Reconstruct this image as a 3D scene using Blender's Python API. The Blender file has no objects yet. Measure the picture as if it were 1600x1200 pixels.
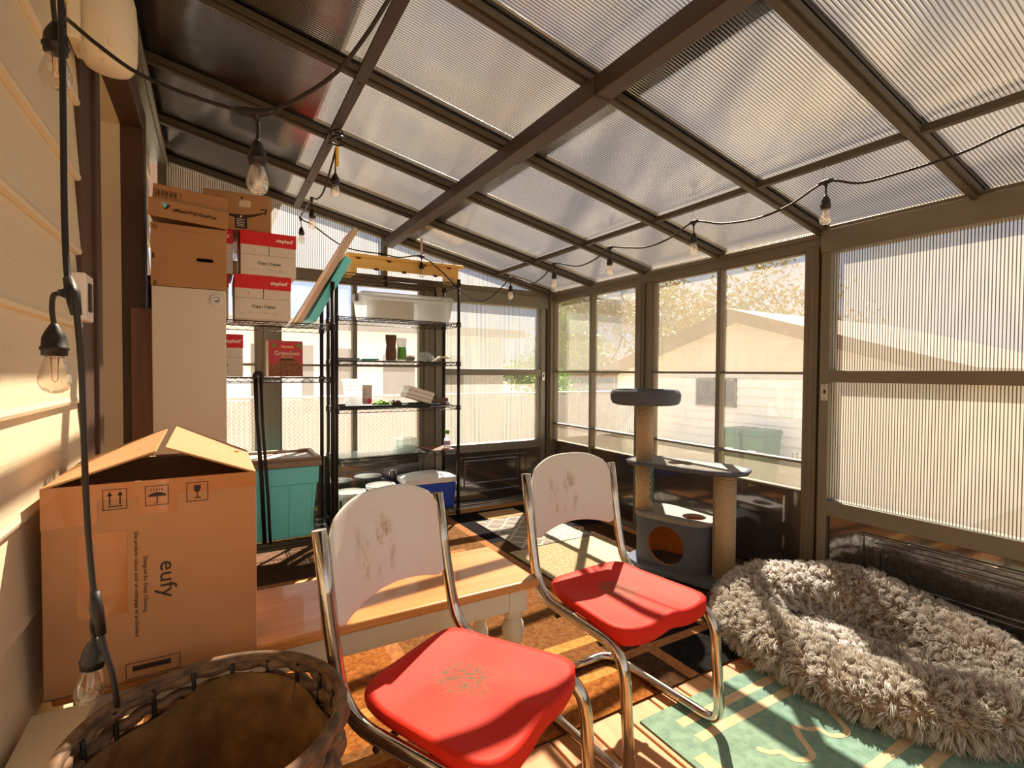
import bpy, math, random
import numpy as np
from mathutils import Vector, Matrix
R = random.Random(7)
PI = math.pi
scn = bpy.context.scene
COL = scn.collection
V3 = Vector

# ------------------------------------------------------------------ materials
def newmat(name):
    m = bpy.data.materials.new(name); m.use_nodes = True
    nt = m.node_tree; nt.nodes.clear()
    out = nt.nodes.new('ShaderNodeOutputMaterial')
    return m, nt, out
def N(nt, t, **kw):
    n = nt.nodes.new(t)
    for k, v in kw.items(): setattr(n, k, v)
    return n
def rgba(c): return (c[0], c[1], c[2], 1.0)
def srgb(r, g, b):
    f = lambda c: (c/255/12.92) if c/255 <= .04045 else ((c/255+.055)/1.055)**2.4
    return (f(r), f(g), f(b))
def mixc(nt, fac, a, b, blend='MIX'):
    n = N(nt, 'ShaderNodeMix', data_type='RGBA', blend_type=blend)
    for s, v in ((n.inputs[0], fac), (n.inputs[6], a), (n.inputs[7], b)):
        if isinstance(v, (int, float)): s.default_value = v
        elif isinstance(v, tuple): s.default_value = rgba(v)
        else: nt.links.new(v, s)
    return n.outputs[2]
def math_(nt, op, a, b=None):
    n = N(nt, 'ShaderNodeMath', operation=op)
    for s, v in ((n.inputs[0], a), (n.inputs[1], b)):
        if v is None: continue
        if isinstance(v, (int, float)): s.default_value = v
        else: nt.links.new(v, s)
    return n.outputs[0]
def ramp(nt, fac, stops):
    n = N(nt, 'ShaderNodeValToRGB')
    el = n.color_ramp.elements
    while len(el) < len(stops): el.new(.5)
    for e, (p, c) in zip(el, stops):
        e.position = p; e.color = rgba(c) if isinstance(c, tuple) else (c, c, c, 1)
    nt.links.new(fac, n.inputs[0]); return n.outputs[0]
def noise(nt, scale, detail=4, rough=.55, stretch=None):
    tc = N(nt, 'ShaderNodeTexCoord'); co = tc.outputs['Object']
    if stretch:
        mp = N(nt, 'ShaderNodeMapping'); mp.inputs['Scale'].default_value = stretch
        nt.links.new(co, mp.inputs[0]); co = mp.outputs[0]
    n = N(nt, 'ShaderNodeTexNoise'); n.inputs['Scale'].default_value = scale
    n.inputs['Detail'].default_value = detail; n.inputs['Roughness'].default_value = rough
    nt.links.new(co, n.inputs['Vector']); return n.outputs[0]
def mat(name, col, rough=.5, metal=0., var=.12, scale=9, col2=None, bump=0., bscale=80, coat=0., spec=.5, stretch=None, coat_ior=1.5):
    m, nt, out = newmat(name)
    b = N(nt, 'ShaderNodeBsdfPrincipled'); nt.links.new(b.outputs[0], out.inputs[0])
    b.inputs['Roughness'].default_value = rough; b.inputs['Metallic'].default_value = metal
    b.inputs['Coat Weight'].default_value = coat; b.inputs['Coat Roughness'].default_value = .05; b.inputs['Coat IOR'].default_value = coat_ior
    b.inputs['Specular IOR Level'].default_value = spec
    c2 = col2 or tuple(c*(1-var) for c in col)
    f = ramp(nt, noise(nt, scale, stretch=stretch), [(.35, 0.), (.65, 1.)])
    nt.links.new(mixc(nt, f, col, c2), b.inputs['Base Color'])
    if bump:
        bp = N(nt, 'ShaderNodeBump'); bp.inputs['Strength'].default_value = bump; bp.inputs['Distance'].default_value = .004
        nt.links.new(noise(nt, bscale, 3, stretch=stretch), bp.inputs['Height']); nt.links.new(bp.outputs[0], b.inputs['Normal'])
    return m
def stained(name, col, stain, lo, hi, scale, rough=.4, coat=0., col2=None, stain2=None, ctr=None, rad=.1, stretch=None):
    """a surface with worn spots of its own"""
    m, nt, out = newmat(name)
    b = N(nt, 'ShaderNodeBsdfPrincipled'); nt.links.new(b.outputs[0], out.inputs[0])
    b.inputs['Roughness'].default_value = rough; b.inputs['Coat Weight'].default_value = coat
    base = mixc(nt, ramp(nt, noise(nt, 4), [(.35, 0.), (.7, 1.)]), col, col2 or tuple(c*.93 for c in col))
    b.inputs['Specular IOR Level'].default_value = .22
    # worn area: big soft patch near the middle times small spots
    if ctr is None: big = ramp(nt, noise(nt, 5.5, 2), [(.5, 0.), (.62, 1.)])
    else:
        tc = N(nt, 'ShaderNodeTexCoord'); vd = N(nt, 'ShaderNodeVectorMath', operation='DISTANCE'); nt.links.new(tc.outputs['Object'], vd.inputs[0]); vd.inputs[1].default_value = ctr
        dd = math_(nt, 'ADD', math_(nt, 'MULTIPLY', vd.outputs['Value'], 1/rad), math_(nt, 'MULTIPLY', noise(nt, 12, 4), .8))
        big = ramp(nt, dd, [(.75, 1.), (1.25, 0.)])
    small = ramp(nt, noise(nt, scale, 6, .7, stretch=stretch), [(lo, 0.), (hi, 1.)])
    f = math_(nt, 'MULTIPLY', big, small)
    c = mixc(nt, f, base, stain)
    if stain2:
        f2 = ramp(nt, noise(nt, 60, 5, .65), [(.66, 0.), (.72, 1.)])
        c = mixc(nt, f2, c, stain2)
    nt.links.new(c, b.inputs['Base Color'])
    bp = N(nt, 'ShaderNodeBump'); bp.inputs['Strength'].default_value = .12; bp.inputs['Distance'].default_value = .003
    nt.links.new(noise(nt, 120, 3), bp.inputs['Height']); nt.links.new(bp.outputs[0], b.inputs['Normal'])
    return m
def wood(name, c1, c2, axis=0, rough=.4, ring=26, coat=.0, knots=None):
    m, nt, out = newmat(name)
    b = N(nt, 'ShaderNodeBsdfPrincipled'); nt.links.new(b.outputs[0], out.inputs[0])
    b.inputs['Roughness'].default_value = rough; b.inputs['Coat Weight'].default_value = coat
    st = [ring, ring, ring]; st[axis] = ring*.07
    f = ramp(nt, noise(nt, 1., 6, .6, stretch=tuple(st)), [(.3, 0.), (.7, 1.)])
    st2 = [7., 7., 7.]; st2[axis] = .6
    g = ramp(nt, noise(nt, 1., 3, .5, stretch=tuple(st2)), [(.35, 0.), (.65, 1.)])
    c = mixc(nt, f, c1, c2); c = mixc(nt, math_(nt, 'MULTIPLY', g, .45), c, tuple(x*.72 for x in c1))
    nt.links.new(c, b.inputs['Base Color'])
    bp = N(nt, 'ShaderNodeBump'); bp.inputs['Strength'].default_value = .08; bp.inputs['Distance'].default_value = .002
    nt.links.new(f, bp.inputs['Height']); nt.links.new(bp.outputs[0], b.inputs['Normal'])
    return m
def sheet(name, tint, trans, milk, milkfac, rib=None, pitch=.0095, ribcol=(.25, .16, .09), gloss=.06, grough=.12, blotch=0., fres=.45):
    """transparent / milky sheet, optionally ribbed like twin wall polycarbonate (rib = 0 x, 1 y)"""
    m, nt, out = newmat(name)
    tr = N(nt, 'ShaderNodeBsdfTransparent'); tl = N(nt, 'ShaderNodeBsdfTranslucent'); gl = N(nt, 'ShaderNodeBsdfGlossy')
    gl.inputs['Roughness'].default_value = grough
    tcol = tuple(c*trans for c in tint); mcol = milk
    fac = milkfac
    if rib is not None:
        tc = N(nt, 'ShaderNodeTexCoord'); sp = N(nt, 'ShaderNodeSeparateXYZ'); nt.links.new(tc.outputs['Object'], sp.inputs[0])
        s = math_(nt, 'SINE', math_(nt, 'MULTIPLY', sp.outputs[rib], 2*PI/pitch))
        wall = ramp(nt, math_(nt, 'ADD', math_(nt, 'MULTIPLY', s, .5), .5), [(.60, 0.), (.92, 1.)])
        tcol = mixc(nt, wall, tcol, tuple(c*t*.45 for c, t in zip(tcol, ribcol)))
        mcol = mixc(nt, wall, mcol, tuple(c*t for c, t in zip(milk, ribcol)))
        bp = N(nt, 'ShaderNodeBump'); bp.inputs['Strength'].default_value = .25; bp.inputs['Distance'].default_value = .002
        nt.links.new(s, bp.inputs['Height']); nt.links.new(bp.outputs[0], gl.inputs['Normal'])
    if blotch:
        f = ramp(nt, noise(nt, 2.2, 5, .6), [(.35, 0.), (.7, 1.)])
        if isinstance(mcol, tuple): mcol = mixc(nt, math_(nt, 'MULTIPLY', f, blotch), mcol, tuple(c*.5 for c in milk))
        else: mcol = mixc(nt, math_(nt, 'MULTIPLY', f, blotch), mcol, tuple(c*.5 for c in milk))
    for sock, v in ((tr.inputs[0], tcol), (tl.inputs[0], mcol)):
        if isinstance(v, tuple): sock.default_value = rgba(v)
        else: nt.links.new(v, sock)
    mx = N(nt, 'ShaderNodeMixShader'); mx.inputs[0].default_value = fac
    nt.links.new(tr.outputs[0], mx.inputs[1]); nt.links.new(tl.outputs[0], mx.inputs[2])
    lw = N(nt, 'ShaderNodeFresnel'); lw.inputs[0].default_value = 1.35
    g = math_(nt, 'ADD', math_(nt, 'MULTIPLY', lw.outputs[0], fres), gloss)
    m2 = N(nt, 'ShaderNodeMixShader'); nt.links.new(g, m2.inputs[0])
    nt.links.new(mx.outputs[0], m2.inputs[1]); nt.links.new(gl.outputs[0], m2.inputs[2])
    nt.links.new(m2.outputs[0], out.inputs[0])
    return m

MT = {}
def setup_materials():
    g = MT
    g['alu'] = mat('bronze_aluminium', srgb(112, 102, 84), .42, .25, .08, 5)
    g['alu_grey'] = mat('grey_bronze_aluminium', srgb(124, 118, 102), .38, .3, .08, 5)
    g['alu_dark'] = mat('dark_bronze_rafter', srgb(80, 72, 58), .45, .25, .08, 5)
    g['brown'] = mat('brown_painted_steel', srgb(66, 47, 30), .5, .0, .15, 4)
    g['kick'] = mat('glossy_dark_panel', srgb(62, 56, 51), .12, 0, .06, 6, coat=1., spec=.8, coat_ior=2.0)
    g['siding'] = mat('cream_siding', srgb(228, 214, 184), .6, 0, .05, 3, bump=.25, bscale=35, stretch=(1, .3, 4))
    g['trimbrown'] = mat('dark_brown_trim', srgb(82, 56, 38), .5, 0, .12, 4)
    g['jamb'] = mat('cream_jamb', srgb(226, 210, 178), .55, 0, .04, 2)
    g['lampwhite'] = stained('cream_lamp_plastic', srgb(232, 222, 198), srgb(150, 125, 90), .55, .7, 40, .5)
    g['roofpc'] = sheet('ribbed_roof_polycarbonate', (.97, .83, .67), .275, srgb(214, 186, 154), .026, rib=1, pitch=.0118, ribcol=(.10, .065, .04), blotch=.75, gloss=.015, fres=.26)
    g['wallpcy'] = sheet('ribbed_wall_polycarbonate_y', (.96, .91, .83), .28, srgb(200, 186, 164), .12, rib=1, pitch=.0115, ribcol=(.16, .11, .07), blotch=.2, gloss=.03)
    g['wallpcx'] = sheet('ribbed_wall_polycarbonate_x', (.96, .92, .86), .32, srgb(204, 194, 178), .15, rib=0, pitch=.0125, ribcol=(.28, .22, .16), blotch=.2, gloss=.03)
    g['tint'] = sheet('tan_vinyl_film', (.95, .88, .77), .37, srgb(204, 188, 160), .09, gloss=.03, grough=.03)
    g['clear'] = sheet('clear_vinyl_film', (.97, .95, .92), .62, srgb(216, 210, 200), .04, gloss=.03, grough=.02)
    g['glass'] = sheet('clear_glass', (.93, .97, .95), .96, (.9, .95, .93), .08, gloss=.06, grough=.02)
    g['milky'] = sheet('milky_plastic', (.95, .95, .95), .8, (.92, .91, .88), .6, gloss=.04, grough=.2)
    g['bulbglass'] = sheet('bulb_glass', (.98, .95, .9), .97, (.95, .85, .7), .1, gloss=.08, grough=.02)
    g['card'] = mat('brown_cardboard', srgb(190, 142, 94), .75, 0, .1, 7, bump=.08, bscale=200)
    g['card_dark'] = mat('orange_brown_cardboard', srgb(190, 138, 92), .7, 0, .1, 5, bump=.08, bscale=200)
    g['card_in'] = mat('cardboard_inside', srgb(206, 154, 92), .8, 0, .08, 7)
    g['tape'] = mat('packing_tape', srgb(190, 118, 58), .25, 0, .1, 9, coat=.4)
    g['ink'] = mat('black_print', srgb(52, 36, 26), .7, 0, .05)
    g['inkgrey'] = mat('grey_print', srgb(150, 140, 128), .7, 0, .05)
    g['white_card'] = mat('white_cardboard', srgb(232, 224, 210), .7, 0, .05, 8)
    g['red_card'] = mat('red_cardboard', srgb(226, 18, 22), .5, 0, .05, 8)
    g['white_print'] = mat('white_print', srgb(250, 240, 232), .6, 0, .02)
    g['cab'] = mat('white_cabinet_paint', srgb(228, 218, 198), .4, 0, .04, 3)
    g['black'] = mat('black_coated_wire', srgb(38, 30, 27), .38, .4, .2, 20)
    g['blackp'] = mat('black_plastic', srgb(26, 23, 22), .5, 0, .15, 20)
    g['chrome'] = mat('worn_chrome', srgb(205, 198, 188), .16, 1., .25, 14, bump=.04, bscale=60)
    g['red_seat'] = stained('worn_red_seat', srgb(198, 30, 12), srgb(92, 66, 34), .44, .54, 80, .62, 0., srgb(204, 44, 20), srgb(148, 20, 12), ctr=(.01, -.02, .42), rad=.15)
    g['white_back'] = stained('stained_white_backrest', srgb(214, 226, 228), srgb(152, 128, 62), .50, .70, 24, .5, 0., srgb(214, 216, 210), ctr=(-.03, .23, .70), rad=.15, stretch=(1, 1, .45))
    g['oak'] = wood('honey_bench_top', srgb(214, 152, 84), srgb(190, 122, 56), 0, .32, 30, .3)
    g['pine'] = wood('knotty_pine', srgb(238, 196, 112), srgb(220, 168, 82), 0, .5, 24)
    g['knot'] = mat('dark_pine_knot', srgb(112, 52, 26), .6)
    g['sage'] = mat('pale_sage_paint', srgb(214, 216, 200), .45, 0, .05, 4)
    g['deck'] = wood('cedar_deck', srgb(206, 150, 92), srgb(176, 116, 64), 1, .6, 22)
    g['teal'] = mat('teal_plastic', srgb(120, 240, 250), .38, 0, .06, 5)
    g['teal_dark'] = mat('deep_teal_plastic', srgb(6, 138, 140), .38, 0, .06, 5)
    g['taupe'] = mat('taupe_plastic', srgb(150, 128, 108), .45, 0, .06, 5)
    g['beigelid'] = mat('beige_plastic_lid', srgb(216, 192, 166), .45, 0, .06, 5)
    g['whitep'] = mat('white_plastic', srgb(236, 232, 226), .4, 0, .04, 5)
    g['blue'] = mat('blue_plastic', srgb(14, 70, 200), .4, 0, .08, 5)
    g['catgrey'] = mat('grey_felt', srgb(98, 101, 110), .95, 0, .15, 60, bump=.5, bscale=260, spec=.1)
    g['catgreytop'] = mat('light_grey_plush', srgb(150, 142, 132), .95, 0, .15, 60, bump=.5, bscale=260, spec=.1)
    g['catin'] = mat('tan_hideout_lining', srgb(188, 120, 62), .95, 0, .15, 30, spec=.1)
    g['rope'] = None
    g['tealrope'] = mat('blue_green_rope', srgb(96, 140, 140), .9, 0, .4, 120)
    g['fur'] = None
    g['furbase'] = mat('fur_backing', srgb(198, 174, 148), .95, 0, .15, 20)
    g['basket'] = None
    g['felt'] = mat('brown_felt_lining', srgb(132, 100, 64), .95, 0, .45, 18, bump=.3, bscale=140, spec=.1)
    g['gold'] = mat('filament', srgb(230, 150, 60), .3, .6)
    g['yellow'] = mat('yellow_tag', srgb(226, 196, 70), .6)
    g['green'] = mat('green_print', srgb(98, 176, 46), .5)
    g['greenbin'] = mat('green_bin_plastic', srgb(30, 96, 58), .45, 0, .06)
    g['pink'] = mat('pink_red_card', srgb(206, 70, 82), .55, 0, .12, 12)
    g['granola'] = mat('granola_print', srgb(168, 112, 74), .6, 0, .5, 90, col2=srgb(106, 62, 40))
    g['cream_paper'] = mat('cream_paper', srgb(236, 218, 190), .8)
    g['browncone'] = mat('brown_paper_bag', srgb(104, 70, 46), .6, 0, .2, 30)
    g['purple'] = mat('lilac_plastic', srgb(196, 164, 210), .5)
    g['extsiding'] = mat('white_house_siding', srgb(236, 232, 222), .7, 0, .03, 2)
    g['extroof'] = mat('grey_brown_fascia', srgb(132, 112, 92), .8, 0, .1, 6)
    g['extdark'] = mat('dark_window', srgb(96, 86, 80), .25, 0, .4, 9)
    g['extgrey'] = mat('grey_shed_wall', srgb(120, 122, 126), .7, 0, .1, 4)
    g['ground'] = mat('dry_pale_ground', srgb(164, 146, 118), .95, 0, .2, 2)
    g['slat'] = mat('white_fence_slats', srgb(238, 232, 222), .6, 0, .03, 3)
    g['wirem'] = mat('galvanised_wire', srgb(206, 196, 184), .5, .4)
    g['bark'] = mat('grey_brown_bark', srgb(84, 62, 44), .9, 0, .3, 20)
    g['leafy'] = mat('yellow_green_leaves', srgb(168, 148, 66), .7, 0, .3, 3, col2=srgb(118, 112, 44))
    g['leafg'] = mat('fresh_green_leaves', srgb(150, 190, 64), .7, 0, .3, 3, col2=srgb(90, 140, 40))
    g['leafd'] = mat('dark_conifer_needles', srgb(74, 84, 60), .8, 0, .3, 3)
    # sisal rope: fine horizontal windings
    m, nt, out = newmat('sisal_rope'); b = N(nt, 'ShaderNodeBsdfPrincipled'); nt.links.new(b.outputs[0], out.inputs[0]); b.inputs['Roughness'].default_value = .9
    tc = N(nt, 'ShaderNodeTexCoord'); sp = N(nt, 'ShaderNodeSeparateXYZ'); nt.links.new(tc.outputs['Object'], sp.inputs[0])
    s = math_(nt, 'SINE', math_(nt, 'ADD', math_(nt, 'MULTIPLY', sp.outputs[2], 2*PI/.0075), math_(nt, 'MULTIPLY', noise(nt, 40), 3.)))
    f = math_(nt, 'ADD', math_(nt, 'MULTIPLY', s, .5), .5)
    c = mixc(nt, f, srgb(188, 156, 116), srgb(228, 202, 164)); c = mixc(nt, ramp(nt, noise(nt, 160, 4), [(.4, 0.), (.7, 1.)]), c, srgb(206, 174, 132))
    nt.links.new(c, b.inputs['Base Color']); bp = N(nt, 'ShaderNodeBump'); bp.inputs['Strength'].default_value = .9; bp.inputs['Distance'].default_value = .004
    nt.links.new(f, bp.inputs['Height']); nt.links.new(bp.outputs[0], b.inputs['Normal']); g['rope'] = m
    # basket weave
    m, nt, out = newmat('woven_basket'); b = N(nt, 'ShaderNodeBsdfPrincipled'); nt.links.new(b.outputs[0], out.inputs[0]); b.inputs['Roughness'].default_value = .7
    c = mixc(nt, ramp(nt, noise(nt, 30, 4, stretch=(1, 1, 3)), [(.35, 0.), (.65, 1.)]), srgb(128, 98, 70), srgb(76, 56, 40)); nt.links.new(c, b.inputs['Base Color']); g['basket'] = m
    # fur: per blade random via vertex colour attribute (pile colour runs dark root to pale tip)
    m, nt, out = newmat('shaggy_fur'); b = N(nt, 'ShaderNodeBsdfPrincipled'); nt.links.new(b.outputs[0], out.inputs[0]); b.inputs['Roughness'].default_value = .8
    b.inputs['Specular IOR Level'].default_value = .2
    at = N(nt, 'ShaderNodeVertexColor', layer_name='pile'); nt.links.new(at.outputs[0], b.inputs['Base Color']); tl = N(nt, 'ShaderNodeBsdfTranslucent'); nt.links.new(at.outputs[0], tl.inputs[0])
    mx = N(nt, 'ShaderNodeMixShader'); mx.inputs[0].default_value = .38; nt.links.new(b.outputs[0], mx.inputs[1]); nt.links.new(tl.outputs[0], mx.inputs[2]); nt.links.new(mx.outputs[0], out.inputs[0]); g['fur'] = m

# ------------------------------------------------------------------ mesh builder
class MB:
    def __init__(s): s.v = []; s.f = []; s.s = []; s.m = []
    def add(s, vs, fs, smooth=False, mi=0, M=None):
        o = len(s.v)
        s.v += [tuple(M @ V3(p)) for p in vs] if M is not None else [tuple(p) for p in vs]
        for f in fs: s.f.append(tuple(i+o for i in f)); s.s.append(smooth); s.m.append(mi)
        return s
    def box(s, x0, x1, y0, y1, z0, z1, mi=0, M=None):
        vs = [(x, y, z) for z in (z0, z1) for y in (y0, y1) for x in (x0, x1)]
        return s.add(vs, [(0, 2, 3, 1), (4, 5, 7, 6), (0, 1, 5, 4), (2, 6, 7, 3), (0, 4, 6, 2), (1, 3, 7, 5)], False, mi, M)
    def frustum(s, lo, hi, z0, z1, mi=0, M=None):
        (a, b, c, d), (e, f, g, h) = lo, hi
        vs = [(a, c, z0), (b, c, z0), (a, d, z0), (b, d, z0), (e, g, z1), (f, g, z1), (e, h, z1), (f, h, z1)]
        return s.add(vs, [(0, 2, 3, 1), (4, 5, 7, 6), (0, 1, 5, 4), (2, 6, 7, 3), (0, 4, 6, 2), (1, 3, 7, 5)], False, mi, M)
    def hexa(s, vs, mi=0):
        """8 corners: bottom 4 ccw then top 4"""
        return s.add(vs, [(3, 2, 1, 0), (4, 5, 6, 7), (0, 1, 5, 4), (1, 2, 6, 5), (2, 3, 7, 6), (3, 0, 4, 7)], False, mi)
    def tube(s, pts, r, n=8, closed=False, caps=True, mi=0, M=None):
        pts = [V3(p) for p in pts]; k = len(pts)
        rs = r if isinstance(r, (list, tuple)) else [r]*k
        up = None; rings = []
        for i, p in enumerate(pts):
            a = pts[(i-1) % k] if (closed or i > 0) else p; c = pts[(i+1) % k] if (closed or i < k-1) else p
            d = (c-a); d = d.normalized() if d.length > 1e-9 else V3((0, 0, 1))
            if up is None:
                up = V3((0, 0, 1)) if abs(d.z) < .9 else V3((1, 0, 0))
            e = up - d*up.dot(d)
            if e.length < 1e-6: e = d.orthogonal()
            e.normalize(); up = e; h = d.cross(e)
            rings.append([p + (e*math.cos(2*PI*j/n) + h*math.sin(2*PI*j/n))*rs[i] for j in range(n)])
        vs = [q for g in rings for q in g]; fs = []
        for i in range(k if closed else k-1):
            a = i*n; b = ((i+1) % k)*n
            for j in range(n): fs.append((a+j, b+j, b+(j+1) % n, a+(j+1) % n))
        o = len(s.v); s.add(vs, fs, True, mi, M)
        if caps and not closed:
            s.f.append(tuple(o+j for j in range(n))); s.s.append(False); s.m.append(mi)
            s.f.append(tuple(o+(k-1)*n+j for j in reversed(range(n)))); s.s.append(False); s.m.append(mi)
        return s
    def lathe(s, prof, n=24, M=None, mi=0, smooth=True, sx=1., sy=1.):
        ring = prof[0] == prof[-1]
        vs = []; fs = []; k = len(prof)
        for r, z in prof:
            for j in range(n): vs.append((r*sx*math.cos(2*PI*j/n), r*sy*math.sin(2*PI*j/n), z))
        for i in range(k-1):
            for j in range(n): fs.append((i*n+j, i*n+(j+1) % n, (i+1)*n+(j+1) % n, (i+1)*n+j))
        if prof[0][0] > 1e-6 and not ring: fs.append(tuple(reversed(range(n))))
        if prof[-1][0] > 1e-6 and not ring: fs.append(tuple((k-1)*n+j for j in range(n)))
        return s.add(vs, fs, smooth, mi, M)
    def prism(s, poly, z0, z1, M=None, mi=0, smooth=False):
        n = len(poly); vs = [(x, y, z0) for x, y in poly]+[(x, y, z1) for x, y in poly]
        fs = [(i, (i+1) % n, n+(i+1) % n, n+i) for i in range(n)]
        o = len(s.v); s.add(vs, fs, smooth, mi, M)
        for t in (tuple(reversed(range(n))), tuple(range(n, 2*n))):
            s.f.append(tuple(o+i for i in t)); s.s.append(False); s.m.append(mi)
        return s
    def grid(s, fn, nu, nv, mi=0, smooth=True, M=None):
        vs = [fn(i/nu, j/nv) for j in range(nv+1) for i in range(nu+1)]
        fs = [(j*(nu+1)+i, j*(nu+1)+i+1, (j+1)*(nu+1)+i+1, (j+1)*(nu+1)+i) for j in range(nv) for i in range(nu)]
        return s.add(vs, fs, smooth, mi, M)
    def build(s, name, m, parent=None, bevel=0, world=True, solid=0, subsurf=0, seg=2):
        me = bpy.data.meshes.new(name)
        off = root_loc(parent) if (parent and world) else V3((0, 0, 0))
        me.from_pydata([(a-off.x, b-off.y, c-off.z) for a, b, c in s.v], [], s.f)
        me.polygons.foreach_set('use_smooth', s.s); me.polygons.foreach_set('material_index', s.m)
        for q in (m if isinstance(m, (list, tuple)) else [m]): me.materials.append(MT[q] if isinstance(q, str) else q)
        me.update()
        o = bpy.data.objects.new(name, me); COL.objects.link(o)
        if parent: o.parent = parent
        if solid:
            md = o.modifiers.new('solid', 'SOLIDIFY'); md.thickness = solid; md.offset = 0
        if subsurf:
            md = o.modifiers.new('sub', 'SUBSURF'); md.levels = md.render_levels = subsurf
        if bevel:
            md = o.modifiers.new('bevel', 'BEVEL'); md.width = bevel; md.segments = seg; md.limit_method = 'ANGLE'; md.angle_limit = math.radians(40)
        return o
def root_loc(o):
    l = V3((0, 0, 0))
    while o: l += o.location; o = o.parent
    return l
def tag(o, label=None, cat=None, group=None, kind=None):
    for k, v in (('label', label), ('category', cat), ('group', group), ('kind', kind)):
        if v: o[k] = v
    return o
def thing(name, label, cat, loc=(0, 0, 0), rz=0, group=None):
    o = bpy.data.objects.new(name, None); COL.objects.link(o)
    o.location = loc; o.rotation_euler = (0, 0, rz); o.empty_display_size = .1
    return tag(o, label, cat, group)
def struct(o): o['kind'] = 'structure'; return o
def sempty(name, loc=(0, 0, 0)):
    o = bpy.data.objects.new(name, None); COL.objects.link(o); o.location = loc; o['kind'] = 'structure'; return o
def dup(o, parent=None):
    c = o.copy(); COL.objects.link(c)
    if parent: c.parent = parent
    for ch in list(o.children): dup(ch, c)
    return c
def smooth_path(pts, n=8, closed=False):
    """Catmull-Rom through points"""
    P = [V3(p) for p in pts]; out = []; k = len(P)
    for i in range(k if closed else k-1):
        p0 = P[(i-1) % k] if (closed or i) else P[0]; p1 = P[i]; p2 = P[(i+1) % k]; p3 = P[(i+2) % k] if (closed or i+2 < k) else P[-1]
        for j in range(n):
            t = j/n
            out.append(.5*((2*p1)+(p2-p0)*t+(2*p0-5*p1+4*p2-p3)*t*t+(3*p1-p0-3*p2+p3)*t**3))
    if not closed: out.append(P[-1])
    return out
def fillet(pts, r, n=6):
    P = [V3(p) for p in pts]; rr = r if isinstance(r, (list, tuple)) else [r]*len(P); out = [P[0]]
    for i in range(1, len(P)-1):
        a, b, c = P[i-1], P[i], P[i+1]; u = (a-b).normalized(); w = (c-b).normalized()
        d = min(rr[i], (a-b).length*.49, (c-b).length*.49)
        s, e = b+u*d, b+w*d
        for j in range(n+1):
            t = j/n; out.append((1-t)**2*s+2*t*(1-t)*b+t*t*e)
    out.append(P[-1]); return out
def frame(o, x, y):
    """matrix with local x,y axes along x,y and z = x cross y"""
    x = V3(x).normalized(); y = V3(y).normalized(); z = x.cross(y)
    return Matrix(((x.x, y.x, z.x, o[0]), (x.y, y.y, z.y, o[1]), (x.z, y.z, z.z, o[2]), (0, 0, 0, 1)))
def textmb(txt, size, Mx, ext=.0003, width=None, align='LEFT', mb=None, mi=0, bold=0.):
    cu = bpy.data.curves.new('t', 'FONT'); cu.body = txt; cu.size = size; cu.extrude = ext; cu.align_x = align; cu.resolution_u = 2; cu.offset = bold
    ob = bpy.data.objects.new('t', cu); COL.objects.link(ob)
    dg = bpy.context.evaluated_depsgraph_get(); ev = ob.evaluated_get(dg); me = ev.to_mesh()
    vs = [tuple(v.co) for v in me.vertices]; fs = [tuple(p.vertices) for p in me.polygons]
    ev.to_mesh_clear(); bpy.data.objects.remove(ob); bpy.data.curves.remove(cu)
    if width and vs:
        w = max(v[0] for v in vs)-min(v[0] for v in vs); k = width/w if w else 1
        vs = [(a*k, b, c) for a, b, c in vs]
    mb = mb or MB(); mb.add(vs, fs, False, mi, Mx); return mb
# ------------------------------------------------------------------ the sunroom itself
XR, YB, XW, YF = 2.667, 3.854, -.325, -1.7     # right wall, back wall, house wall, front end
def zr(x): return 1.852+(XR-x)*.208           # underside of the rafters
RY = [3.835]+[3.26-.608*i for i in range(9)]

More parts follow.
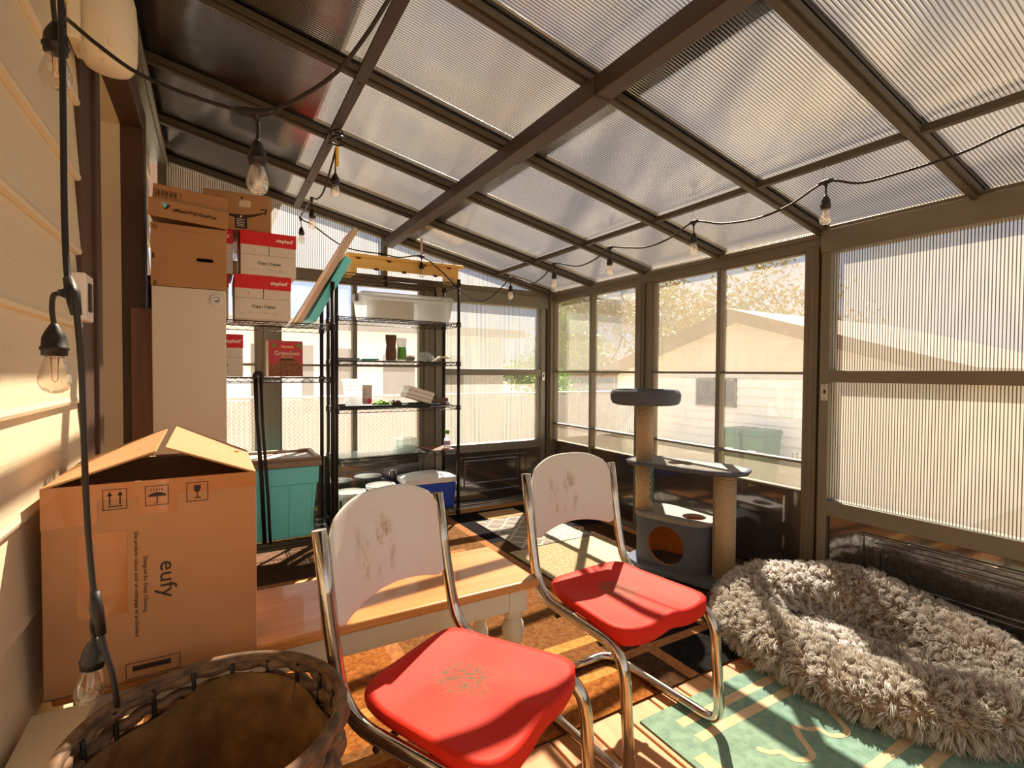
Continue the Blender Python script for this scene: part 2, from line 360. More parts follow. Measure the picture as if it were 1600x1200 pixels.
def build_shell():
    # deck boards (they run towards the back wall)
    b = MB(); x = -.36; i = 0
    while x < 2.74:
        b.box(x, x+.134, YF, 3.90, -.035, 0); x += .14
    struct(b.build('floor', 'deck', bevel=.003, seg=1))
    b = MB(); b.box(-60, 60, -40, 90, -.95, -.80); struct(b.build('ground', 'ground'))
    # ---- house wall: lapped siding with the doorway left open
    b = MB(); lap = .2125; z0 = 1.268-lap*8
    for ya, yb in ((YF, 1.905), (3.0, 3.86)):
        for k in range(18):
            z = z0+k*lap
            if z > 3.3: break
            prof = [(-.02, z+lap), (.0, z+lap), (.012, z+.02), (.0155, z+.008), (.013, z), (.004, z-.003), (-.02, z)]
            n = len(prof)
            vs = [(XW-.0155+px, y, pz) for y in (ya, yb) for px, pz in prof]
            fs = [(j, (j+1) % n, n+(j+1) % n, n+j) for j in range(n)]+[tuple(reversed(range(n))), tuple(range(n, 2*n))]
            b.add(vs, fs)
    for k in range(18):     # siding above the doorway
        z = z0+k*lap
        if z < 2.36 or z > 3.3: continue
        b.box(XW-.035, XW-.004, 1.905, 3.0, z, z+lap)
    b.box(XW-.16, XW-.036, YF, 2.05, -.4, 3.4); b.box(XW-.16, XW-.036, 2.902, 3.9, -.4, 3.4); b.box(XW-.16, XW-.036, 2.05, 2.902, 2.37, 3.4)
    wl = struct(b.build('wall_left', 'siding'))
    # doorway
    d = sempty('door_3', (XW, 2.5, 0))
    b = MB(); b.box(XW-.03, XW+.000, 1.905, 2.07, -.05, 2.36); b.box(XW-.03, XW+.012, 2.06, 2.13, -.05, 2.28)
    b.box(XW-.03, XW+.055, 2.886, 3.0, -.05, 2.252); b.box(XW-.03, XW+.055, 2.131, 3.0, 2.253, 2.36)
    b.build('door_trim', 'trimbrown', d, bevel=.004)
    b = MB(); b.box(XW-.30, XW-.031, 2.888, 2.90, -.05, 2.25); b.box(XW-.30, XW-.031, 2.06, 2.075, -.05, 2.25); b.box(XW-.30, XW-.031, 2.06, 2.90, 2.251, 2.27)
    b.build('door_jamb', 'jamb', d)
    b = MB(); b.box(XW-.30, XW-.26, 2.07, 2.89, -.05, 2.26); b.build('door_panel', 'jamb', d)
    # house roof overhang above the sunroom roof
    b = MB(); b.hexa([(-.9, YF-.5, 2.70), (.45, YF-.5, 2.40), (.45, 6.5, 2.40), (-.9, 6.5, 2.70), (-.9, YF-.5, 3.2), (.48, YF-.5, 2.62), (.48, 6.5, 2.62), (-.9, 6.5, 3.2)])
    struct(b.build('trim_1', 'trimbrown'))
    # ---- ceiling: ribbed sheets on rafters
    b = MB(); off = .03
    for ya, yb in zip(RY[1:], RY[:-1]):
        b.add([(-.27, ya, zr(-.27)+off), (2.74, ya, zr(2.74)+off), (2.74, yb, zr(2.74)+off), (-.27, yb, zr(-.27)+off)], [(0, 1, 2, 3)])
    c = struct(b.build('ceiling', 'roofpc'))
    for i, y in enumerate(RY):
        w = .024
        b = MB(); xa, xb = -.26, 2.70
        b.hexa([(xa, y-w, zr(xa)), (xb, y-w, zr(xb)), (xb, y+w, zr(xb)), (xa, y+w, zr(xa)), (xa, y-w, zr(xa)+.026), (xb, y-w, zr(xb)+.026), (xb, y+w, zr(xb)+.026), (xa, y+w, zr(xa)+.026)])
        b.hexa([(xa, y-w*.5, zr(xa)-.014), (xb, y-w*.5, zr(xb)-.014), (xb, y+w*.5, zr(xb)-.014), (xa, y+w*.5, zr(xa)-.014), (xa, y-w*.5, zr(xa)), (xb, y-w*.5, zr(xb)), (xb, y+w*.5, zr(xb)), (xa, y+w*.5, zr(xa))])
        b.hexa([(xa, y-w, zr(xa)+.034), (xb, y-w, zr(xb)+.034), (xb, y+w, zr(xb)+.034), (xa, y+w, zr(xa)+.034), (xa, y-w, zr(xa)+.06), (xb, y-w, zr(xb)+.06), (xb, y+w, zr(xb)+.06), (xa, y+w, zr(xa)+.06)])
        b.build('rafter', 'alu_dark', c, bevel=.002, seg=1)
    b = MB()
    for i in range(len(RY)-1):
        b.box(2.078, 2.104, RY[i+1]+.024, RY[i]-.024, zr(2.09)-.002, zr(2.09)+.024)
    b.build('purlin', 'alu_dark', c)
    b = MB()
    b.box(1.245, 1.272, YF, 3.83, zr(1.25)+.032, zr(1.25)+.075); b.box(1.272, 1.312, YF, 3.83, zr(1.25)+.028, zr(1.25)+.060)
    b.build('purlin', 'brown', c)
    b = MB(); b.box(1.115, 1.185, YF, 3.83, zr(1.15)-.082, zr(1.15)-.016); b.box(1.108, 1.192, 1.36, 1.98, zr(1.15)-.087, zr(1.15)-.02)
    b.build('support_beam', 'brown', c, bevel=.004)
    b = MB(); b.box(.478, .522, YF, 3.80, zr(.5)-.028, zr(.5)-.016)
    for y in RY[1:7]: b.lathe([(.005, -.004), (.006, 0)], 8, Matrix.Translation((.5, y, zr(.5)-.028)))
    b.build('flat_bar', 'brown', c)
    b = MB(); b.box(1.292, 1.365, YF, 3.83, zr(1.33)+.045, zr(1.33)+.075); b.build('outer_bar', 'brown', c)
    # ledger along the house
    b = MB(); b.box(XW-.01, -.255, YF, 3.86, zr(-.25)-.035, zr(-.25)+.07); b.box(-.255, -.235, YF, 3.86, zr(-.25)-.03, zr(-.25)-.01)
    struct(b.build('trim_2', 'alu_grey', bevel=.003))
    right_wall(); back_wall(); front_wall()

def kick_emboss(b, along, c0, c1, z0, z1, plane, face, w=.016, d=.007):
    """raised rectangular moulding; along = 'y' (panel faces -x at x=plane) or 'x' (faces -y)"""
    def bx(a0, a1, za, zb):
        if along == 'y': b.box(plane-d, plane+.004, a0, a1, za, zb)
        else: b.box(a0, a1, plane-d, plane+.004, za, zb)
    bx(c0, c1, z1-w, z1); bx(c0, c1, z0, z0+w); bx(c0, c0+w, z0+w, z1-w); bx(c1-w, c1, z0+w, z1-w)

def pane_y(name, m, parent, y0, y1, z0, z1, x):   # pane in the right wall
    return MB().box(x-.0015, x+.0015, y0, y1, z0, z1).build(name, m, parent) if False else MB().add([(x, y0, z0), (x, y1, z0), (x, y1, z1), (x, y0, z1)], [(0, 1, 2, 3)]).build(name, m, parent)
def pane_x(name, m, parent, x0, x1, z0, z1, y):
    return MB().add([(x0, y, z0), (x1, y, z0), (x1, y, z1), (x0, y, z1)], [(0, 1, 2, 3)]).build(name, m, parent)

def right_wall():
    f0, f1 = 2.652, 2.725
    b = MB()
    b.box(f0, f1, 1.38, YB, 1.786, 1.872); b.box(f0-.012, f1, 1.38, YB, 1.835, 1.862)
    b.box(f0-.02, f1, 3.795, 3.87, -.03, 1.86); b.box(f0-.035, f0, 3.815, YB, -.03, 1.84)
    b.box(f0-.004, f1, 2.66, 2.745, -.03, 1.80); b.box(f0+.012, f1, 2.595, 2.66, -.03, 1.80); b.box(f0-.012, f0, 2.68, 2.725, -.03, 1.80)
    b.box(f0-.004, f1, 1.445, 1.513, -.03, 1.80); b.box(f0+.014, f1, 1.41, 1.445, -.03, 1.80); b.box(f0-.008, f0, 1.47, 1.49, -.03, 1.80)
    b.box(f0, f1, YF, YB, -.035, .022)
    b.box(f0-.012, f1, YF, 1.425, 1.80, 1.885); b.box(f0, f1, -.42, -.30, -.03, 1.82); b.box(f0, f1, YF, YF+.08, -.03, 1.82)
    wr = struct(b.build('wall_right', 'alu', bevel=.003, seg=1))
    for wn, y0, y1, ym in (('window_1', 2.759, 3.792, 3.27), ('window_2', 1.523, 2.58, 2.047)):
        w = sempty(wn, (f0, (y0+y1)/2, 0)); g = 2.695
        b = MB(); a0, a1 = f0+.016, f1-.01
        ya, yb = y0-.015, y1+.02
        b.box(a0, a1, ya, y0+.004, .03, 1.79); b.box(a0, a1, y1-.004, yb, .03, 1.79)
        b.box(a0, a1, ya, yb, 1.145, 1.160); b.box(a0, a1, ya, yb, .676, .690); b.box(a0, a1, ya, yb, .522, .534); b.box(a0, a1, ya, yb, 1.778, 1.80)
        b.box(a0-.004, a1, ym-.016, ym+.016, .03, 1.79)
        b.build('window_frame', 'alu', w, bevel=.002, seg=1)
        for p0, p1 in ((y0, ym-.016), (ym+.016, y1)):
            pane_y('pane', 'tint', w, p0, p1, 1.16, 1.778, g)
            pane_y('pane', 'clear', w, p0, p1, .69, 1.145, g)
            pane_y('pane', 'tint', w, p0, p1, .534, .676, g)
        b = MB(); b.box(2.678, 2.70, ya, yb, .02, .523); b.build('kick_panel', 'kick', w)
        b = MB()
        for yy, zz in ((y0+.02, .70), (y0+.02, 1.56)):
            b.tube([(a0-.004, yy, zz), (a0-.004, yy+.028, zz), (a0-.004, yy+.028, zz+.026), (a0-.004, yy, zz+.026)], .0016, 5, closed=True)
        b.build('screen_clip', 'alu', w)
    # big ribbed door in the right wall
    d = sempty('door_2', (f0, .8, 0)); y0, y1 = .06, 1.378
    b = MB(); x0, x1 = f0-.018, f1-.02
    b.box(x0, x1, y1, y1+.045, .02, 1.80); b.box(x0, x1, y0-.05, y0, .02, 1.80)
    b.box(x0-.012, x1, y0-.05, y1+.045, 1.752, 1.862); b.box(x0, x1, y0, y1, 1.108, 1.166); b.box(x0, x1, y0, y1, .442, .518); b.box(x0, x1, y0, y1, .02, .07)
    b.build('door_frame', 'alu_grey', d, bevel=.003)
    pane_y('ribbed_pane', 'wallpcy', d, y0, y1, 1.166, 1.752, f0+.01); pane_y('ribbed_pane', 'wallpcy', d, y0, y1, .518, 1.108, f0+.01)
    b = MB(); b.box(f0+.004, f0+.03, y0, y1, .065, .445)
    kick_emboss(b, 'y', .21, 1.225, .12, .40, f0+.004, 0, .014, .008); kick_emboss(b, 'y', .26, 1.165, .165, .365, f0+.004, 0, .022, .012); kick_emboss(b, 'y', .295, 1.125, .20, .33, f0+.004, 0, .010, .006)
    b.build('kick_panel', 'kick', d, bevel=.005, seg=3)
    b = MB(); b.box(x0-.004, x0, y1+.004, y1+.036, 1.015, 1.10); b.build('latch_plate', 'chrome', d, bevel=.002)
    b = MB(); b.prism([(.006*math.cos(t*PI/6), .018*max(-.5, min(.5, math.sin(t*PI/6)))) for t in range(12)], 0, .003, frame((x0-.0045, y1+.017, 1.06), (0, 1, 0), (0, 0, 1))); b.build('finger_pull', 'blackp', d)
    # remaining bays towards the front end
    pane_y('ribbed_pane', 'wallpcy', wr, -.30, .01, .5, 1.80, f0+.02); pane_y('ribbed_pane', 'wallpcy', wr, YF+.08, -.42, .5, 1.80, f0+.02)
    MB().box(f0+.01, f0+.04, YF, .01, .0, .5).build('kick_panel', 'kick', wr)

def back_wall():
    f0, f1 = 3.84, 3.915
    b = MB()
    b.box(-.29, 2.66, f0, f1, 1.80, 1.872)
    b.box(-.29, -.245, f0-.01, f1, -.03, 2.44)
    b.box(.251, .295, f0+.015, f1, -.03, 1.8); b.box(.295, .395, f0, f1, -.03, 1.8); b.box(.325, .33, f0-.003, f0, -.03, 1.8); b.box(.36, .365, f0-.003, f0, -.03, 1.8)
    b.box(1.42, 1.45, f0+.015, f1, -.03, 1.8); b.box(1.45, 1.535, f0, f1, -.03, 1.8); b.box(1.49, 1.495, f0-.003, f0, -.03, 1.8)
    b.box(-.29, 1.45, f0, f1, -.035, .03)
    b.box(1.118, 1.15, f0, f1, 1.8, zr(1.13)+.02)
    b.hexa([(-.29, f0, zr(-.29)-.004), (2.66, f0, zr(2.66)-.004), (2.66, f1, zr(2.66)-.004), (-.29, f1, zr(-.29)-.004), (-.29, f0, zr(-.29)+.03), (2.66, f0, zr(2.66)+.03), (2.66, f1, zr(2.66)+.03), (-.29, f1, zr(-.29)+.03)])
    wb = struct(b.build('wall_back', 'alu', bevel=.003, seg=1))
    g = 3.88
    MB().add([(-.26, g, 1.87), (2.62, g, 1.87), (2.62, g, zr(2.62)+.02), (-.26, g, zr(-.26)+.02)], [(0, 1, 2, 3)]).build('gable_pane', 'wallpcx', wb)
    for wn, x0, x1, xm in (('window_3', .41, 1.41, .908), ('window_4', -.245, .24, None)):
        w = sempty(wn, ((x0+x1)/2, f0, 0)); b = MB(); a0, a1 = f0+.014, f1-.01
        b.box(x0-.016, x0, a0, a1, .03, 1.8); b.box(x1, x1+.012, a0, a1, .03, 1.8)
        b.box(x0, x1, a0, a1, 1.18, 1.197); b.box(x0, x1, a0, a1, .515, .532); b.box(x0, x1, a0, a1, 1.785, 1.80)
        if xm: b.box(xm-.017, xm+.017, a0-.004, a1, .52, 1.8)
        b.build('window_frame', 'alu', w, bevel=.002, seg=1)
        for p0, p1 in (((x0, xm-.017), (xm+.017, x1)) if xm else ((x0, x1),)):
            pane_x('pane', 'clear', w, p0, p1, 1.197, 1.785, g); pane_x('pane', 'clear', w, p0, p1, .532, 1.18, g)
        b = MB(); b.box(x0-.016, x1+.012, 3.866, 3.89, .02, .517)
        if xm: kick_emboss(b, 'x', .57, 1.24, .10, .455, 3.866, 0, .018, .008); kick_emboss(b, 'x', .63, 1.18, .16, .385, 3.866, 0, .012, .006)
        b.build('kick_panel', 'kick', w, bevel=.004)
    # glazed back door
    d = sempty('door_1', (2.1, f0, 0)); x0, x1 = 1.615, 2.555; b = MB()
    b.box(1.54, x0, f0-.012, f1, .03, 1.80); b.box(x1, 2.60, f0-.012, f1, .03, 1.80); b.box(2.60, 2.655, f0+.005, f1, .0, 1.80)
    b.box(1.54, 2.64, f0-.018, f1, 1.722, 1.822); b.box(x0, x1, f0-.012, f1, 1.12, 1.174); b.box(x0, x1, f0-.012, f1, .47, .54)
    b.build('door_frame', 'alu_grey', d, bevel=.003)
    pane_x('ribbed_pane', 'wallpcx', d, x0, x1, 1.174, 1.722, f0+.02); pane_x('ribbed_pane', 'wallpcx', d, x0, x1, .54, 1.12, f0+.02)
    b = MB(); b.box(x0, x1, f0+.004, f0+.03, .04, .475)
    kick_emboss(b, 'x', 1.755, 2.415, .125, .43, f0+.004, 0, .012, .006); kick_emboss(b, 'x', 1.80, 2.33, .185, .40, f0+.004, 0, .026, .012)
    b.build('kick_panel', 'kick', d, bevel=.004, seg=3)
    b = MB(); b.box(1.45, 2.6, f0-.055, f1, .0, .022); b.box(1.45, 2.6, f0-.03, f0+.01, .022, .045); b.build('door_sill', MT['chrome'], d, bevel=.004)
    b = MB(); b.box(1.30, 2.64, f0-.10, f0-.055, -.005, .016); b.build('sill_board', 'deck', d)
    b = MB(); b.box(2.562, 2.592, f0-.02, f0-.012, 1.075, 1.15); b.build('latch_plate', 'chrome', d, bevel=.002)
    b = MB(); b.box(2.572, 2.581, f0-.022, f0-.019, 1.10, 1.13); b.build('finger_pull', 'blackp', d)

def front_wall():
    b = MB()
    for x in (-.3, .4, 1.15, 1.9, 2.66): b.box(x, x+.06, YF-.03, YF+.03, -.03, 2.0)
    b.box(-.3, 2.7, YF-.03, YF+.03, 1.82, 1.9); b.box(-.3, 2.7, YF-.02, YF+.02, -.03, .5)
    w = struct(b.build('wall_front', 'alu'))
    MB().add([(-.3, YF, .5), (2.7, YF, .5), (2.7, YF, zr(2.7)), (-.3, YF, zr(-.3))], [(0, 1, 2, 3)]).build('pane', 'clear', w)  # unseen front end, glazed clear to let in fill light
# ------------------------------------------------------------------ chairs
def make_chair(label, loc, rz):
    t = thing('cantilever_chair', label, 'chair', loc, rz, None)
    r = .0165; hw = .208
    side = [(hw, .232, .785), (hw, .195, .56), (hw, .150, .385), (hw, -.235, .372), (hw, -.262, .018), (hw, .235, .0175), (0, .235, .0175)]
    b = MB()
    full = side+[(-x, y, z) for x, y, z in reversed(side[:-1])]
    pts = fillet(full, [0, .25, .10, .085, .06, .07, 0, .07, .06, .085, .10, .25, 0])
    b.tube(pts, r, 12); b.build('tube_frame', 'chrome', t, world=False)
    b = MB(); b.tube([(-hw, .06, .350), (hw, .06, .350)], .008, 8); b.tube([(-hw, -.14, .348), (hw, -.14, .348)], .008, 8)
    b.build('cross_bar', 'blackp', t, world=False)
    # moulded seat
    b = MB(); nr, na = 12, 56; z0 = .400
    def outline(a):
        c, s = math.cos(a), math.sin(a); n = 6.5
        k = (abs(c)**n+abs(s)**n)**(-1/n); x, y = c*k, s*k
        w = .214-.034*(y+1)/2
        return x*w, y*.195-.04
    vs = []; fs = []
    def top(x, y, q):
        dish = -.011*(1-q**4)
        fr = max(0, min(1, (-.06-y)/.16))
        saddle = fr*(-.006*math.exp(-((abs(x)-.095)/.055)**2)+.006*math.exp(-(x/.04)**2))
        back = max(0, (y-.05)/.1)
        return z0+.022+dish+saddle+.012*back-.004*q**18
    for i in range(nr+1):
        q = i/nr
        for j in range(na):
            x, y = outline(2*PI*j/na); x *= q; y = -.045+(y+.045)*q
            vs.append((x, y, top(x, y, q)))
    for q, dz in ((1.008, -.006), (1.008, -.021), (.98, -.028)):
        for j in range(na):
            x, y = outline(2*PI*j/na); e = max(0, min(1, (-.1-y)/.12))
            vs.append((x*q, -.045+(y+.045)*q, top(x, y, 1)+dz*(1+.8*e)))
    K = nr+4
    for i in range(K-1):
        for j in range(na): fs.append((i*na+j, i*na+(j+1) % na, (i+1)*na+(j+1) % na, (i+1)*na+j))
    fs.append(tuple((K-1)*na+j for j in reversed(range(na))))
    b.add(vs, fs, True); b.build('seat', 'red_seat', t, world=False)
    # pressed back panel, bowed backwards, held between the tubes
    b = MB()
    def fn(u, v):
        x = (u*2-1); e = abs(x)
        zb = .553+.035*(1-x*x)-.0; zt = .782+.055*(1-e**2.8)
        if e > .86: k = ((e-.86)/.14)**2; zb += .018*k; zt -= .022*k
        z = zb+(zt-zb)*v
        y = .21+(z-.6)*.14+.028*(1-x*x)-.012
        return (x*.190, y, z)
    b.grid(fn, 30, 14); b.build('backrest', 'white_back', t, world=False, solid=.009, bevel=.003)
    return t

def build_furniture():
    make_chair('red seated chrome tube chair nearest the camera, stained white back against the bench', (.496, 1.089, .008), math.radians(29))
    make_chair('red seated chrome tube chair farther right, beside the grey cat tree', (1.165, 1.285, .008), math.radians(4))
    # ---- bench
    x0, x1, y0, y1, zt = -.30, .93, 1.394, 1.76, .462
    t = thing('bench', 'long low bench with honey coloured wooden top and pale turned legs', 'bench', ((x0+x1)/2, (y0+y1)/2, 0))
    b = MB(); b.box(x0, x1, y0, y1, zt-.028, zt); b.build('bench_top', 'oak', t, bevel=.009, seg=4)
    b = MB(); b.box(x0+.06, x1-.06, y0+.03, y0+.05, zt-.102, zt-.028); b.box(x0+.06, x1-.06, y1-.05, y1-.03, zt-.102, zt-.028)
    b.box(x0+.04, x0+.06, y0+.06, y1-.06, zt-.102, zt-.028); b.box(x1-.06, x1-.04, y0+.06, y1-.06, zt-.102, zt-.028)
    b.build('apron', 'sage', t, bevel=.002)
    prof = [(.018, .012), (.022, .03), (.030, .06), (.034, .12), (.030, .17), (.021, .20), (.020, .215), (.029, .222), (.029, .232), (.022, .238), (.034, .258), (.0385, .285), (.034, .31), (.024, .322), (.033, .332), (.033, .345), (.028, .356)]
    for lx in (x0+.065, x1-.065):
        for ly in (y0+.06, y1-.06):
            b = MB(); M = Matrix.Translation((lx, ly, 0)); b.lathe(prof, 20, M)
            b.box(-.034, .034, -.034, .034, .352, zt-.028, 0, M); b.build('leg', 'sage', t, bevel=.003)
    # ---- woven basket with felt lining, bottom left
    cx, cy, h, rt, rb = -.005, 1.052, .515, .222, .17
    t = thing('laundry_basket', 'round dark woven basket with brown felt lining at the bench', 'basket', (cx, cy, 0))
    b = MB(); nb = 44; rows = 17
    for k in range(rows):
        z = .015+k*(h-.035)/(rows-1); r = rb+(rt-rb)*z/h
        for ph in (0,):
            pts = [((r+.006*math.cos(PI*(j+k)))*math.cos(2*PI*j/nb), (r+.006*math.cos(PI*(j+k)))*math.sin(2*PI*j/nb), z) for j in range(nb)]
            pts = [(cx+x, cy+y, q) for x, y, q in pts]; b.tube(smooth_path(pts, 3, True), .0125, 6, closed=True)
    b.build('woven_body', 'basket', t)
    b = MB(); b.lathe([(rt-.012, h-.010), (rt-.012, h+.002), (rt-.004, h+.008), (rt+.008, h+.002), (rt+.010, h-.012), (rt, h-.018), (rt-.012, h-.010)], 60, Matrix.Translation((cx, cy, 0)))
    b.build('rim', 'basket', t)
    b = MB()
    def fn(u, v):
        a = 2*PI*u; z = .03+v*(h-.075-.018*math.sin(3*a+1)); r = (rb+(rt-rb)*z/h)-.018-.006*math.sin(7*a)*v
        return (cx+r*math.cos(a), cy+r*math.sin(a), z)
    b.grid(fn, 60, 10); b.lathe([(0, .03), (rb-.015, .031)], 40, Matrix.Translation((cx, cy, 0)))
    b.build('felt_lining', 'felt', t, solid=.006)
    for j in range(18):
        b = MB(); a = 2*PI*j/18; pts = []
        for k in range(6):
            z = h-.10+k*.018; r = rb+(rt-rb)*z/h-.012; pts.append((cx+r*math.cos(a), cy+r*math.sin(a), z))
        b.tube(pts, .0045, 5); b.build('stake', 'blackp', t)
    cat_tree(); dog_bed(); rugs()

def cut(o, cutters):
    """subtract closed meshes from o and keep the plain result"""
    tmp = []
    for c in cutters:
        k = c.build('cutter', 'black', None, world=False); k.location = root_loc(o); k.rotation_euler = o.parent.rotation_euler if o.parent else (0, 0, 0)
        md = o.modifiers.new('cut', 'BOOLEAN'); md.operation = 'DIFFERENCE'; md.object = k; md.solver = 'EXACT'; tmp.append(k)
    bpy.context.view_layer.update()
    dg = bpy.context.evaluated_depsgraph_get(); me = bpy.data.meshes.new_from_object(o.evaluated_get(dg))
    o.modifiers.clear(); o.data = me
    for k in tmp: bpy.data.objects.remove(k)
    return o

def cat_tree():
    an = math.radians(17)
    # local x runs along the tree (towards the camera side), local y runs away towards the wall
    t = thing('cat_tree', 'grey cat tree with sisal posts, round top bed and hideout box', 'cat tree', (2.13, 2.23, .0145), math.radians(-73))
    def rr(x0, x1, y0, y1, r, n=10):
        out = []
        for cx, cy, a0 in ((x1-r, y0+r, -PI/2), (x1-r, y1-r, 0), (x0+r, y1-r, PI/2), (x0+r, y0+r, PI)):
            out += [(cx+r*math.cos(a0+PI/2*i/n), cy+r*math.sin(a0+PI/2*i/n)) for i in range(n+1)]
        return out
    b = MB(); b.prism([(-.05, .02), (.10, -.05), (.50, -.06), (.60, .0), (.60, .20), (.5, .33), (.02, .34), (-.05, .26)], 0, .03)
    b.build('base_board', 'catgrey', t, world=False, bevel=.006)
    H0, H1 = .03, .318
    b = MB(); outer = rr(0, .45, 0, .28, .11); inner = rr(.016, .434, .016, .264, .096)
    n = len(outer); vs = [(x, y, z) for z in (H0, H1-.02) for x, y in outer]+[(x, y, z) for z in (H0, H1-.02) for x, y in inner]
    fs = []
    for i in range(n):
        j = (i+1) % n
        fs += [(i, j, n+j, n+i), (2*n+j, 2*n+i, 3*n+i, 3*n+j), (n+i, n+j, 3*n+j, 3*n+i), (j, i, 2*n+i, 2*n+j)]
    b.add(vs, fs, True); o = b.build('hideout_wall', ['catgrey', 'catin'], t, world=False)
    c = MB(); c.lathe([(.108, -.1), (.108, .1)], 40, frame((.225, 0, .158), (1, 0, 0), (0, 0, 1)))
    cut(o, [c])
    for p in o.data.polygons:
        q = p.center; dx = max(abs(q.x-.225)-.115, 0); dy = max(abs(q.y-.14)-.03, 0)
        ins = math.hypot(dx, dy)-.11 < -.007
        p.material_index = 1 if ins else 0
        p.use_smooth = False
    b = MB(); b.prism(rr(-.008, .458, -.008, .288, .115), H1-.022, H1); o = b.build('hideout_roof', 'catgreytop', t, world=False)
    c = MB(); c.lathe([(.066, -.1), (.066, .1)], 36, Matrix.Translation((.335, .13, H1))); cut(o, [c])
    zs = .592
    b = MB(); b.prism([(-.045, .05), (.0, -.005), (.10, -.015), (.46, .0), (.585, .05), (.615, .12), (.60, .22), (.50, .275), (.05, .27), (-.03, .2)], zs, zs+.022)
    o = b.build('shelf', 'catgreytop', t, world=False)
    c = MB(); c.lathe([(.075, -.1), (.075, .1)], 36, Matrix.Translation((.25, .135, zs))); cut(o, [c])
    b = MB(); ring = [(-.045, .05), (.0, -.005), (.10, -.015), (.46, .0), (.585, .05), (.615, .12), (.60, .22), (.50, .275), (.05, .27), (-.03, .2)]
    b.tube([(x, y, zs+.011) for x, y in ring], .0135, 8, closed=True); b.build('shelf_edging', 'catgrey', t, world=False)
    b = MB(); b.lathe([(.05, H1), (.05, zs)], 28, Matrix.Translation((.045, .085, 0))); b.build('sisal_post', 'rope', t, world=False)
    b = MB(); b.lathe([(.05, zs+.022), (.05, .955)], 28, Matrix.Translation((.045, .085, 0))); b.build('sisal_post', 'rope', t, world=False)
    b = MB(); b.lathe([(.053, .03), (.053, zs)], 28, Matrix.Translation((.525, .085, 0))); b.build('sisal_post', 'rope', t, world=False)
    b = MB(); b.box(.463, .474, .07, .105, .03, zs); b.build('fabric_strip', 'catgreytop', t, world=False)
    b = MB(); b.lathe([(0, .945), (.17, .945), (.192, .952), (.203, .975), (.205, 1.005), (.197, 1.026), (.184, 1.034), (.168, 1.028), (.16, 1.01), (.155, .975), (.14, .966), (0, .963)], 56, Matrix.Translation((.045, .085, 0)), sx=1.0)
    b.build('top_bed', 'catgrey', t, world=False)
    b = MB(); p = [(.155, .045, zs+.02), (.15, -.02, zs+.02), (.15, -.03, zs-.02)]
    for k in range(14): p.append((.15+.008*math.cos(k*1.9), -.03+.006*math.sin(k*1.9), zs-.03-.0115*k))
    b.tube(p, .0045, 6); p = [(.16, .04, zs+.02), (.156, -.018, zs+.02), (.157, -.028, zs-.02)]
    for k in range(15): p.append((.157+.009*math.cos(k*1.7+2), -.03+.008*math.sin(k*1.7+2), zs-.03-.012*k))
    b.tube(p, .004, 6); b.build('dangling_rope', 'tealrope', t, world=False)

